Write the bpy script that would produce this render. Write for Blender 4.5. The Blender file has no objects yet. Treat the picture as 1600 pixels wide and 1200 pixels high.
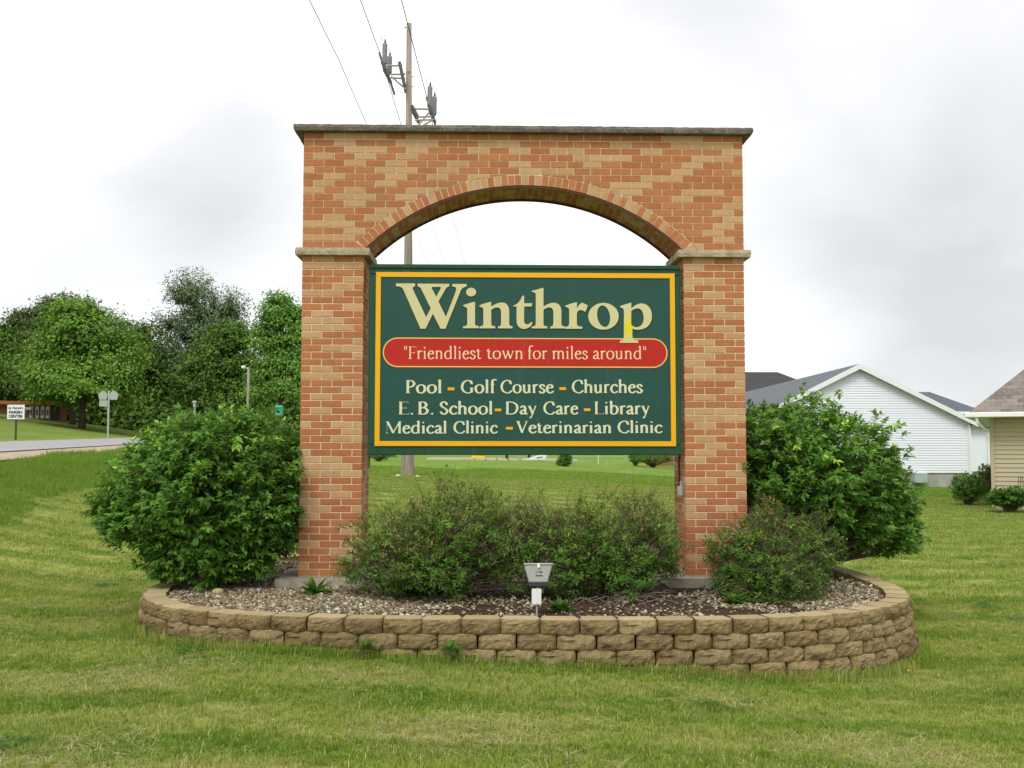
import bpy, bmesh, math, random
import numpy as np
from mathutils import Vector, Matrix, noise
from mathutils.geometry import tessellate_polygon
random.seed(7); RNG = np.random.default_rng(7)
sc = bpy.context.scene
COL = sc.collection
rad = math.radians

# ------------------------------------------------------------------ camera
CAM = Vector((1.811, -10.006, 1.246)); F = 1604.0; YAW, PIT, ROL = .0244, .0613, .0009
Rv = Vector((math.cos(YAW), -math.sin(YAW), 0))
Fv = Vector((math.sin(YAW)*math.cos(PIT), math.cos(YAW)*math.cos(PIT), math.sin(PIT)))
Uv = Rv.cross(Fv)
cam_d = bpy.data.cameras.new('camera'); cam = bpy.data.objects.new('camera', cam_d); COL.objects.link(cam)
cam_d.sensor_width = 36; cam_d.lens = 36*F/1600; cam_d.clip_start = .05; cam_d.clip_end = 3000
M = Matrix((Rv, Uv, -Fv)).transposed() @ Matrix.Rotation(ROL, 3, 'Z')
cam.matrix_world = Matrix.Translation(CAM) @ M.to_4x4()
sc.camera = cam

# ------------------------------------------------------------------ sky, sun, exposure
SUN_EL, SUN_AZ = rad(52), rad(205)      # azimuth from +Y clockwise: behind the camera, a little to its left
SKY_WHITE, SKY_GREY = 1.0, .58
w = bpy.data.worlds.new('World'); sc.world = w; w.use_nodes = True
nt = w.node_tree; N = nt.nodes; L = nt.links
bg = N['Background']
sky = N.new('ShaderNodeTexSky'); sky.sky_type = 'NISHITA'; sky.sun_disc = False
sky.sun_elevation = SUN_EL; sky.sun_rotation = SUN_AZ
skm = N.new('ShaderNodeVectorMath'); skm.operation = 'SCALE'; skm.inputs['Scale'].default_value = .1
L.new(sky.outputs[0], skm.inputs[0])
tc = N.new('ShaderNodeTexCoord')
sep = N.new('ShaderNodeSeparateXYZ'); L.new(tc.outputs['Generated'], sep.inputs[0])
# clouds lie on a flat layer: direction / (height + c)
ad = N.new('ShaderNodeMath'); ad.operation = 'ADD'; ad.inputs[1].default_value = .75; L.new(sep.outputs[2], ad.inputs[0])
mx = N.new('ShaderNodeMath'); mx.operation = 'MAXIMUM'; mx.inputs[1].default_value = .3; L.new(ad.outputs[0], mx.inputs[0])
dv = N.new('ShaderNodeVectorMath'); dv.operation = 'DIVIDE'; L.new(tc.outputs['Generated'], dv.inputs[0]); L.new(mx.outputs[0], dv.inputs[1])
mp = N.new('ShaderNodeMapping'); mp.inputs['Location'].default_value = (.35, .62, 0); L.new(dv.outputs[0], mp.inputs[0])
def wnoise(scale, det, rough, dist):
    n = N.new('ShaderNodeTexNoise'); n.inputs['Scale'].default_value = scale; n.inputs['Detail'].default_value = det
    n.inputs['Roughness'].default_value = rough; n.inputs['Distortion'].default_value = dist; L.new(mp.outputs[0], n.inputs['Vector']); return n
n1 = wnoise(1.5, 3, .5, .2); n2 = wnoise(4.2, 6, .52, .35)
ml = N.new('ShaderNodeMath'); ml.operation = 'MULTIPLY_ADD'; ml.inputs[1].default_value = .38
L.new(n2.outputs[0], ml.inputs[0]); L.new(n1.outputs[0], ml.inputs[2])
cr = N.new('ShaderNodeValToRGB'); L.new(ml.outputs[0], cr.inputs[0])
def patch(u, v, rad_, amt):     # a darker bank of cloud in that direction
    d = (Fv+Rv*((u-800)/F)-Uv*((v-600)/F)).normalized()
    q = N.new('ShaderNodeVectorMath'); q.operation = 'DISTANCE'; L.new(tc.outputs['Generated'], q.inputs[0]); q.inputs[1].default_value = d
    k = N.new('ShaderNodeMapRange'); k.interpolation_type = 'SMOOTHSTEP'; k.inputs[1].default_value = 0; k.inputs[2].default_value = rad_; k.inputs[3].default_value = amt; k.inputs[4].default_value = 0
    L.new(q.outputs['Value'], k.inputs[0]); return k.outputs[0]
acc = ml.outputs[0]
for a_ in ((330, 310, .20, .23), (420, 190, .13, .07), (1400, 380, .28, .12), (1000, 370, .07, .10), (60, 460, .09, .12), (1560, 620, .16, .08), (2600, 300, .6, .15), (-900, 300, .5, .12)):
    k = N.new('ShaderNodeMath'); k.operation = 'ADD'; L.new(acc, k.inputs[0]); L.new(patch(*a_), k.inputs[1]); acc = k.outputs[0]
L.new(acc, cr.inputs[0])
e = cr.color_ramp.elements
e[0].position = .70; e[0].color = (SKY_WHITE, SKY_WHITE*.998, SKY_WHITE*.99, 1)
e[1].position = 1.0; e[1].color = (SKY_GREY*.975, SKY_GREY, SKY_GREY*1.03, 1)
m_ = e.new(.80); m_.color = (.78, .785, .80, 1)
mixs = N.new('ShaderNodeMix'); mixs.data_type = 'RGBA'; mixs.inputs[0].default_value = .93
L.new(skm.outputs[0], mixs.inputs[6]); L.new(cr.outputs[0], mixs.inputs[7]); L.new(mixs.outputs[2], bg.inputs[0])
bg.inputs[1].default_value = 1.0
sd = bpy.data.lights.new('sun', 'SUN'); sd.energy = 1.5; sd.angle = rad(24); sd.color = (1, .965, .91)
so = bpy.data.objects.new('sun', sd); COL.objects.link(so)
dirs = Vector((math.sin(SUN_AZ)*math.cos(SUN_EL), math.cos(SUN_AZ)*math.cos(SUN_EL), math.sin(SUN_EL)))
so.rotation_euler = dirs.to_track_quat('Z', 'Y').to_euler(); so.location = dirs*30
vs = sc.view_settings; vs.view_transform = 'Standard'; vs.look = 'None'; vs.exposure = .40; vs.gamma = 1; vs.use_curve_mapping = False
sc.cycles.max_bounces = 6; sc.cycles.diffuse_bounces = 3; sc.cycles.transparent_max_bounces = 4
sc.cycles.use_denoising = True

# ------------------------------------------------------------------ helpers
def at(u, v, depth):
    "point of the place seen at photo pixel (u,v) at that distance along the view axis"
    a, b = u-800, v-600
    return CAM + (Fv + Rv*(a/F) - Uv*(b/F))*depth
def onY(u, v, Y):
    d = (Fv + Rv*((u-800)/F) - Uv*((v-600)/F)); return CAM + d*((Y-CAM.y)/d.y)

def tag(o, label=None, cat=None, group=None, kind=None):
    if label: o['label'] = label
    if cat: o['category'] = cat
    if group: o['group'] = group
    if kind: o['kind'] = kind
    return o
def empty(name, loc=(0, 0, 0), label=None, cat=None, group=None, rz=0):
    o = bpy.data.objects.new(name, None); COL.objects.link(o); o.location = loc; o.rotation_euler.z = rz
    o.empty_display_size = .2
    return tag(o, label, cat, group)
def link(name, me, parent=None, mat=None):
    o = bpy.data.objects.new(name, me); COL.objects.link(o); o.parent = parent
    if mat is not None:
        for m in (mat if isinstance(mat, (list, tuple)) else [mat]): me.materials.append(m)
    return o
def mesh_np(name, V, Fc, attrs=None, smooth=False, fmat=None):
    "V (n,3), Fc (m,k) with k 3 or 4"
    me = bpy.data.meshes.new(name); V = np.asarray(V, np.float32); Fc = np.asarray(Fc, np.int32)
    me.vertices.add(len(V)); me.vertices.foreach_set('co', V.ravel())
    k = Fc.shape[1]; me.loops.add(Fc.size); me.loops.foreach_set('vertex_index', Fc.ravel())
    me.polygons.add(len(Fc)); me.polygons.foreach_set('loop_start', np.arange(len(Fc), dtype=np.int32)*k)
    me.polygons.foreach_set('loop_total', np.full(len(Fc), k, np.int32))
    if smooth: me.polygons.foreach_set('use_smooth', np.ones(len(Fc), bool))
    if fmat is not None: me.polygons.foreach_set('material_index', np.asarray(fmat, np.int32))
    me.update(calc_edges=True)
    for n, (dom, vals) in (attrs or {}).items():
        a = me.attributes.new(n, 'FLOAT', dom); a.data.foreach_set('value', np.asarray(vals, np.float32))
    return me
class MB:
    def __init__(s): s.v = []; s.f = []; s.m = []; s.r = []
    def poly(s, pts, m=0, r=0):
        i = len(s.v); s.v += [tuple(p) for p in pts]; s.f.append(tuple(range(i, i+len(pts)))); s.m.append(m); s.r.append(r)
    def box(s, lo, hi, m=0, r=0, T=None):
        x0, y0, z0 = lo; x1, y1, z1 = hi
        p = [Vector(q) for q in ((x0,y0,z0),(x1,y0,z0),(x1,y1,z0),(x0,y1,z0),(x0,y0,z1),(x1,y0,z1),(x1,y1,z1),(x0,y1,z1))]
        if T is not None: p = [T @ q for q in p]
        i = len(s.v); s.v += [tuple(q) for q in p]
        for f in ((0,3,2,1),(4,5,6,7),(0,1,5,4),(1,2,6,5),(2,3,7,6),(3,0,4,7)):
            s.f.append(tuple(i+k for k in f)); s.m.append(m); s.r.append(r)
    def prism(s, pts, ydir0, ydir1, m=0, r=0):
        "pts: list of (x,z) counterclockwise seen from -Y; extruded from y0 to y1"
        i = len(s.v); n = len(pts)
        s.v += [(x, ydir0, z) for x, z in pts] + [(x, ydir1, z) for x, z in pts]
        s.f.append(tuple(range(i, i+n))); s.f.append(tuple(range(i+2*n-1, i+n-1, -1)))
        s.m += [m]*2; s.r += [r]*2
        for k in range(n):
            s.f.append((i+k, i+n+k, i+n+(k+1) % n, i+(k+1) % n)); s.m.append(m); s.r.append(r)
    def tube(s, pts, rs, seg=8, m=0, cap=True):
        pts = [Vector(p) for p in pts]
        if not hasattr(rs, '__len__'): rs = [rs]*len(pts)
        rings = []
        for k, p in enumerate(pts):
            t = (pts[min(k+1, len(pts)-1)]-pts[max(k-1, 0)]).normalized()
            a = t.cross(Vector((0, 0, 1)) if abs(t.z) < .9 else Vector((1, 0, 0))).normalized(); b = t.cross(a)
            i = len(s.v)
            for j in range(seg):
                an = 2*math.pi*j/seg; s.v.append(tuple(p + (a*math.cos(an)+b*math.sin(an))*rs[k]))
            rings.append(i)
        for k in range(len(pts)-1):
            for j in range(seg):
                s.f.append((rings[k]+j, rings[k]+(j+1) % seg, rings[k+1]+(j+1) % seg, rings[k+1]+j)); s.m.append(m); s.r.append(0)
        if cap:
            s.f.append(tuple(rings[0]+j for j in range(seg-1, -1, -1))); s.f.append(tuple(rings[-1]+j for j in range(seg)))
            s.m += [m, m]; s.r += [0, 0]
    def build(s, name, mats, parent=None, smooth=False, loc=None):
        me = bpy.data.meshes.new(name); me.from_pydata(s.v, [], s.f); me.update()
        me.polygons.foreach_set('material_index', s.m)
        if smooth: me.polygons.foreach_set('use_smooth', [True]*len(s.f))
        a = me.attributes.new('rnd', 'FLOAT', 'FACE'); a.data.foreach_set('value', s.r)
        bm = bmesh.new(); bm.from_mesh(me); bmesh.ops.recalc_face_normals(bm, faces=bm.faces); bm.to_mesh(me); bm.free()
        o = link(name, me, parent, mats)
        if loc is not None: o.location = loc
        return o
def bevel(o, wd=.004, seg=1):
    bm = bmesh.new(); bm.from_mesh(o.data)
    bmesh.ops.remove_doubles(bm, verts=bm.verts, dist=1e-5)
    es = [e_ for e_ in bm.edges if len(e_.link_faces) == 2 and e_.calc_face_angle(0) > .5]
    bmesh.ops.bevel(bm, geom=es, offset=wd, segments=seg, affect='EDGES'); bm.to_mesh(o.data); bm.free(); return o

# ------------------------------------------------------------------ materials
class Mat:
    def __init__(s, name, rough=.8, spec=.3):
        s.m = bpy.data.materials.new(name); s.m.use_nodes = True; s.t = s.m.node_tree; s.n = s.t.nodes; s.l = s.t.links
        s.b = s.n['Principled BSDF']; s.b.inputs['Roughness'].default_value = rough; s.b.inputs['Specular IOR Level'].default_value = spec
        s.out = s.n['Material Output']
        s.g = s.n.new('ShaderNodeNewGeometry'); s.tc = s.n.new('ShaderNodeTexCoord')
    def pos(s): return s.g.outputs['Position']
    def obj(s): return s.tc.outputs['Object']
    def mapv(s, vec, scale=(1,1,1), rot=(0,0,0), loc=(0,0,0)):
        m = s.n.new('ShaderNodeMapping'); m.inputs['Scale'].default_value = scale; m.inputs['Rotation'].default_value = rot
        m.inputs['Location'].default_value = loc; s.l.new(vec, m.inputs[0]); return m.outputs[0]
    def noise(s, vec, scale, det=3, rough=.5, dist=0):
        n = s.n.new('ShaderNodeTexNoise'); n.inputs['Scale'].default_value = scale; n.inputs['Detail'].default_value = det
        n.inputs['Roughness'].default_value = rough; n.inputs['Distortion'].default_value = dist; s.l.new(vec, n.inputs['Vector']); return n.outputs[0]
    def voro(s, vec, scale, out='Distance', feat='F1'):
        n = s.n.new('ShaderNodeTexVoronoi'); n.feature = feat; n.inputs['Scale'].default_value = scale; s.l.new(vec, n.inputs['Vector']); return n.outputs[out]
    def attr(s, name):
        n = s.n.new('ShaderNodeAttribute'); n.attribute_name = name; return n.outputs['Fac']
    def rnd(s):
        n = s.n.new('ShaderNodeObjectInfo'); return n.outputs['Random']
    def ramp(s, fac, stops):
        n = s.n.new('ShaderNodeValToRGB'); el = n.color_ramp.elements
        while len(el) < len(stops): el.new(.5)
        for q, (p, c) in zip(el, stops): q.position = p; q.color = tuple(c)+(1,) if len(c) == 3 else c
        s.l.new(fac, n.inputs[0]); return n.outputs[0]
    def mix(s, fac, a, b, mode='MIX'):
        n = s.n.new('ShaderNodeMix'); n.data_type = 'RGBA'; n.blend_type = mode
        for v_, i in ((fac, 0), (a, 6), (b, 7)):
            if hasattr(v_, 'type') or hasattr(v_, 'node'): s.l.new(v_, n.inputs[i])
            else: n.inputs[i].default_value = v_ if i == 0 else (tuple(v_)+(1,))
        return n.outputs[2]
    def math(s, op, a, b=0, c=None):
        n = s.n.new('ShaderNodeMath'); n.operation = op
        for i, v_ in enumerate((a, b) + (() if c is None else (c,))):
            if hasattr(v_, 'node'): s.l.new(v_, n.inputs[i])
            else: n.inputs[i].default_value = v_
        return n.outputs[0]
    def step(s, v_, lo, hi):
        if lo > hi: return s.math('SUBTRACT', 1.0, s.step(v_, hi, lo))
        n = s.n.new('ShaderNodeMapRange'); n.interpolation_type = 'SMOOTHSTEP'; n.inputs[1].default_value = lo; n.inputs[2].default_value = hi
        s.l.new(v_, n.inputs[0]); return n.outputs[0]
    def col(s, c):
        if hasattr(c, 'node'): s.l.new(c, s.b.inputs['Base Color'])
        else: s.b.inputs['Base Color'].default_value = tuple(c)+(1,)
        return s
    def bump(s, h, strength=.3, dist=.01):
        n = s.n.new('ShaderNodeBump'); n.inputs['Strength'].default_value = strength; n.inputs['Distance'].default_value = dist
        s.l.new(h, n.inputs['Height']); s.l.new(n.outputs[0], s.b.inputs['Normal']); return s
    def leafy(s, colr, trans=.35, rough=.5):
        "thin leaf: principled + translucent"
        s.col(colr); s.b.inputs['Roughness'].default_value = rough
        t = s.n.new('ShaderNodeBsdfTranslucent'); x = s.n.new('ShaderNodeMixShader'); x.inputs[0].default_value = trans
        if hasattr(colr, 'node'): s.l.new(s.mix(.6, colr, (.16, .26, .02)), t.inputs[0])
        s.l.new(s.b.outputs[0], x.inputs[1]); s.l.new(t.outputs[0], x.inputs[2]); s.l.new(x.outputs[0], s.out.inputs[0]); return s
def plain(name, c, rough=.6, spec=.3, metal=0, var=.12, vs_=8, bumps=0):
    m = Mat(name, rough, spec); m.b.inputs['Metallic'].default_value = metal
    n = m.noise(m.obj(), vs_, 5, .6)
    m.col(m.mix(n, tuple(k*(1-var) for k in c), tuple(min(1, k*(1+var)) for k in c)))
    if bumps: m.bump(m.noise(m.obj(), 60, 4, .6), bumps, .004)
    return m.m

def brick_mat(name, c0, c1, c2):
    m = Mat(name, .85, .25)
    r = m.math('FRACT', m.math('ADD', m.attr('rnd'), m.rnd()))
    base = m.ramp(r, [(0, c0), (.5, c1), (1, c2)])
    v = m.mapv(m.pos(), (1, 1, 1))
    base = m.mix(m.step(m.noise(v, 9, 4, .6), .35, .7), base, m.mix(.5, base, c2))
    base = m.mix(m.math('MULTIPLY', m.step(m.noise(m.mapv(v, (1, 1, 2)), 22, 5, .7), .45, .7), .35), base, m.mix(.55, base, (.17, .08, .045)))
    sp = m.step(m.noise(v, 260, 2, .6), .55, .68)
    base = m.mix(m.math('MULTIPLY', sp, .35), base, (.16, .07, .04))
    sp2 = m.step(m.noise(m.mapv(v, loc=(3, 5, 1)), 190, 2, .5), .62, .72)
    base = m.mix(m.math('MULTIPLY', sp2, .25), base, (.75, .55, .36))
    st = m.step(m.noise(m.mapv(v, (1.2, 1, .5)), 1.4, 4, .6), .52, .8)
    base = m.mix(m.math('MULTIPLY', st, .28), base, (.2, .15, .1))
    ef = m.step(m.noise(m.mapv(v, (1, 1, .6), loc=(9, 2, 4)), 3.2, 6, .75), .60, .78); base = m.mix(m.math('MULTIPLY', ef, .22), base, (.72, .62, .5))
    sm = m.step(m.noise(m.mapv(v, (3, 3, 9), loc=(1, 7, 2)), 6, 5, .75), .60, .72); base = m.mix(m.math('MULTIPLY', sm, .22), base, (.66, .53, .36))
    m.col(base); m.bump(m.math('ADD', m.noise(v, 120, 4, .65), m.math('MULTIPLY', m.noise(v, 30, 2), .5)), .35, .004)
    return m.m
M_RED = brick_mat('red_brick', (.38, .128, .048), (.425, .155, .058), (.46, .185, .074))
M_TAN = brick_mat('tan_brick', (.46, .265, .125), (.51, .305, .148), (.54, .335, .175))
def mk(name, c, c2, sc_, bmp=.5, rough=.9, bd=.01):
    m = Mat(name, rough, .2); n = m.noise(m.pos(), sc_, 6, .65)
    m.col(m.mix(m.step(n, .35, .65), c, c2)); m.bump(m.noise(m.pos(), sc_*6, 5, .7), bmp, bd); return m.m
M_MORTAR = mk('mortar', (.68, .54, .36), (.76, .63, .45), 20, .4)
M_STONE = None
m = Mat('cap_stone', .9, .2)
big = m.step(m.noise(m.mapv(m.pos(), (1, 2, 3)), 4.5, 5, .7), .35, .7); fine = m.noise(m.pos(), 55, 5, .7)
c = m.mix(big, (.125, .105, .088), (.25, .215, .18)); c = m.mix(m.step(fine, .4, .75), c, (.10, .085, .065)); m.col(m.mix(m.step(m.noise(m.pos(), 14, 4), .55, .7), c, (.22, .2, .11)))
m.bump(m.math('ADD', m.noise(m.pos(), 25, 6, .7), m.math('MULTIPLY', fine, .5)), .7, .015); M_CAP = m.m
m = Mat('sill_stone', .9, .2)
big = m.step(m.noise(m.pos(), 9, 5, .7), .35, .7); fine = m.noise(m.pos(), 70, 5, .7)
c = m.mix(big, (.33, .275, .18), (.5, .43, .31)); m.col(m.mix(m.step(fine, .5, .8), c, (.2, .165, .09)))
m.bump(m.math('ADD', m.noise(m.pos(), 30, 6, .7), m.math('MULTIPLY', fine, .5)), .7, .012); M_SILL = m.m
m = Mat('block_face', .92, .15)
r = m.rnd(); base = m.ramp(r, [(0, (.215, .150, .068)), (.5, (.275, .20, .095)), (1, (.345, .26, .13))])
base = m.mix(m.math('MULTIPLY', m.step(m.noise(m.mapv(m.pos(), loc=(3, 3, 3)), 2.2, 5, .7), .5, .72), .5), base, (.13, .115, .055))
d = m.step(m.noise(m.pos(), 7, 5, .65), .45, .72); base = m.mix(m.math('MULTIPLY', d, .62), base, (.105, .07, .03))
base = m.mix(m.step(m.noise(m.pos(), 120, 2, .5), .66, .72), base, (.7, .6, .45))
base = m.mix(m.math('MULTIPLY', m.step(m.noise(m.pos(), 75, 3, .6), .5, .7), .5), base, (.1, .07, .035))
m.col(base); m.bump(m.math('ADD', m.noise(m.pos(), 60, 6, .75), m.math('MULTIPLY', m.noise(m.pos(), 18, 3), .6)), .9, .014); M_BLOCK = m.m
m = Mat('block_top', .95, .1)
r = m.rnd(); base = m.ramp(r, [(0, (.34, .265, .14)), (1, (.45, .36, .205))])
base = m.mix(m.math('MULTIPLY', m.step(m.noise(m.pos(), 10, 5, .7), .5, .75), .4), base, (.2, .15, .08))
m.col(m.mix(m.step(m.noise(m.pos(), 130, 2, .5), .64, .72), base, (.62, .52, .38))); m.bump(m.noise(m.pos(), 150, 3, .6), .3, .004); M_BLOCKTOP = m.m
M_CONC = mk('footing_concrete', (.32, .28, .22), (.42, .38, .31), 10, .4)
M_STEEL = plain('brown_steel', (.085, .035, .02), .6)
M_GFRAME = None
def sign_paint(name, c, var=.15, rough=.45):
    m = Mat(name, rough, .22); n = m.noise(m.mapv(m.pos(), (1, 1, .6)), 2.2, 5, .6); f = m.noise(m.pos(), 45, 5, .7)
    cc = m.mix(n, tuple(k*(1-var) for k in c), tuple(k*(1+var) for k in c)); m.col(m.mix(m.math('MULTIPLY', f, .03), cc, (.3, .33, .28)))
    gr = m.step(m.noise(m.mapv(m.pos(), (5, 1, .8), loc=(2, 2, 2)), 1.6, 6, .7), .55, .8)
    m.col(m.mix(m.math('MULTIPLY', gr, .10), m.mix(m.math('MULTIPLY', f, .03), cc, (.3, .33, .28)), (.32, .34, .28)))
    m.bump(f, .06, .002); return m.m
M_GREEN = sign_paint('sign_green', (.016, .072, .056), .16, .5)
M_FRAME = sign_paint('frame_green', (.014, .070, .034), .25, .5)
M_GOLD = sign_paint('gold_paint', (.80, .41, .004), .05, .4)
M_REDP = sign_paint('red_paint', (.46, .016, .008), .14, .5)
M_CREAM = sign_paint('cream_paint', (.60, .55, .29), .05, .5)
m = Mat('cream_paint_with_yellow_stain', .5, .4)
ds = m.n.new('ShaderNodeVectorMath'); ds.operation = 'DISTANCE'; m.l.new(m.mapv(m.pos(), (1, 1, .55)), ds.inputs[0])
STAIN = onY(982, 513, .03); ds.inputs[1].default_value = (STAIN.x, STAIN.y, STAIN.z*.55)
q = m.step(m.math('ADD', ds.outputs['Value'], m.math('MULTIPLY', m.noise(m.pos(), 14, 4), .05)), .045, .115)
m.col(m.mix(q, (.70, .60, .01), (.60, .55, .29))); M_CREAMY = m.m
M_CREAM2 = sign_paint('pale_cream_paint', (.66, .66, .44), .05, .5)
M_PINK = sign_paint('pale_pink_paint', (.82, .60, .38), .05, .5)
M_GALV = plain('galvanised_metal', (.42, .43, .43), .5, .5, .3, .2, 20)
M_WHITE = plain('white_paint', (.75, .76, .76), .5, .3, 0, .04)
M_DARK = plain('dark_metal', (.04, .04, .042), .5, .4, .2)
M_GREYP = plain('grey_insulator', (.20, .21, .22), .5, .4)
M_BLACKW = plain('black_wire', (.02, .02, .022), .6)
m = Mat('weathered_pole', .95, .1); v = m.mapv(m.pos(), (14, 14, .35))
c = m.mix(m.step(m.noise(v, 2.2, 6, .7), .3, .7), (.20, .165, .13), (.38, .34, .295)); m.col(m.mix(m.step(m.noise(m.mapv(v, loc=(4, 2, 0)), 3.5, 4, .6), .58, .68), c, (.12, .08, .055)))
m.bump(m.noise(v, 3, 5, .7), .5, .02); M_POLE = m.m
m = Mat('bark', .95, .1); m.col(m.mix(m.noise(m.mapv(m.pos(), (6, 6, 1.5)), 3, 5, .7), (.035, .028, .02), (.13, .105, .08))); m.bump(m.noise(m.mapv(m.pos(), (6, 6, 1.5)), 5, 5, .7), .6, .03); M_BARK = m.m
m = Mat('twig_bark', .9, .1); m.col(m.mix(m.noise(m.pos(), 20, 3), (.07, .05, .035), (.2, .15, .11))); M_TWIG = m.m
def leaf_mat(name, stops, trans=.35, rough=.45, sc_=.0):
    m = Mat(name, rough, .16); c = m.ramp(m.attr('v'), stops)
    if sc_: c = m.mix(m.math('MULTIPLY', m.step(m.noise(m.pos(), sc_, 2), .3, .7), .45), c, stops[0][1])
    return m.leafy(c, trans, rough).m
M_EUON = leaf_mat('euonymus_leaf', [(0, (0.064, 0.155, 0.025)), (.5, (0.128, 0.292, 0.044)), (.8, (0.237, 0.457, 0.066)), (1, (0.511, 0.729, 0.128))], .32, .5)
M_SPIR = leaf_mat('spirea_leaf', [(0, (0.060, 0.139, 0.023)), (.5, (0.109, 0.245, 0.032)), (.84, (0.204, 0.393, 0.054)), (.92, (0.272, 0.213, 0.076)), (1, (0.354, 0.195, 0.082))], .3, .6)
M_WEED = leaf_mat('weed_leaf', [(0, (0.060, 0.160, 0.020)), (1, (0.130, 0.280, 0.050))], .35)
M_TR = {
 'maple': leaf_mat('maple_leaf', [(0, (0.090, 0.190, 0.027)), (.6, (0.173, 0.335, 0.048)), (1, (0.290, 0.490, 0.073))], .3, .6),
 'dark': leaf_mat('dark_leaf', [(0, (0.060, 0.115, 0.021)), (.6, (0.104, 0.201, 0.034)), (1, (0.182, 0.310, 0.046))], .2, .7),
 'pine': leaf_mat('pine_needle', [(0, (0.059, 0.103, 0.046)), (.6, (0.115, 0.189, 0.079)), (1, (0.271, 0.312, 0.167))], .1, .8),
 'light': leaf_mat('light_leaf', [(0, (0.100, 0.209, 0.036)), (.6, (0.181, 0.362, 0.064)), (1, (0.326, 0.544, 0.109))], .35, .6),
 'red': leaf_mat('olive_leaf', [(0, (.05, .09, .03)), (.6, (.10, .15, .045)), (1, (.2, .2, .08))], .25, .7)}

# ------------------------------------------------------------------ terrain
RD = Vector((-.1202, .9928)); RN = Vector((-.9928, -.1202))
S_SH, S_N, S_F = 8.26, 10.9, 20.2
def sstep(a, b, x): t_ = np.clip((x-a)/(b-a), 0, 1); return t_*t_*(3-2*t_)
def road_z(t): return .546 + .0156*np.clip(t, -60, 160)
def ground(x, y, rough=True):
    x = np.asarray(x, float); y = np.asarray(y, float)
    dx, dy = x-CAM.x, y-CAM.y
    t = dx*RD.x+dy*RD.y; s = dx*RN.x+dy*RN.y
    b = s/np.maximum(t, 5)
    z = -.36 + .035*np.clip(s, -4, 4) + sstep(12, 32, t)*.8*sstep(-.58, -.1, b)
    z = z + (.035*np.exp(-((s+.2)/1.8)**2) - .075*sstep(1.6, 3.9, -s) - .085*sstep(.6, 2.4, s)*(1-sstep(3.2, 5, s)))*(1-sstep(12, 24, t))
    z = z + .018*np.sin(x*1.1+y*.6)*np.sin(y*.9-x*.35)*sstep(3, 6, np.hypot(x-2.05, (y-.3)*1.3))
    rz = road_z(t)
    wb = sstep(2.8, S_SH+.3, s)**1.7
    z = z*(1-wb) + rz*wb
    far = rz + .14*np.clip(s-S_F, 0, 42) - .0*s
    return np.where(s > S_F, far, z)
def gz(x, y): return float(ground(x, y))
def ts(t, s): return CAM.x+RD.x*t+RN.x*s, CAM.y+RD.y*t+RN.y*s
# planter outline: a rounded rectangle
PCX, PCY, PA, PB, PE = 2.19, .42, 3.52, 2.62, 3.0
def ring(th, off=0.0):
    c_, s_ = math.cos(th), math.sin(th)
    x = math.copysign(abs(c_)**(2/PE), c_); y = math.copysign(abs(s_)**(2/PE), s_)
    p = Vector((PCX+PA*x, PCY+PB*y))
    nrm = Vector((math.copysign(abs(x)**(PE-1), x)/PA, math.copysign(abs(y)**(PE-1), y)/PB)).normalized()
    return p+nrm*off, nrm
def inside(x, y, off=0.0): return (np.abs((x-PCX)/(PA+off))**PE + np.abs((y-PCY)/(PB+off))**PE) < 1

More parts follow.
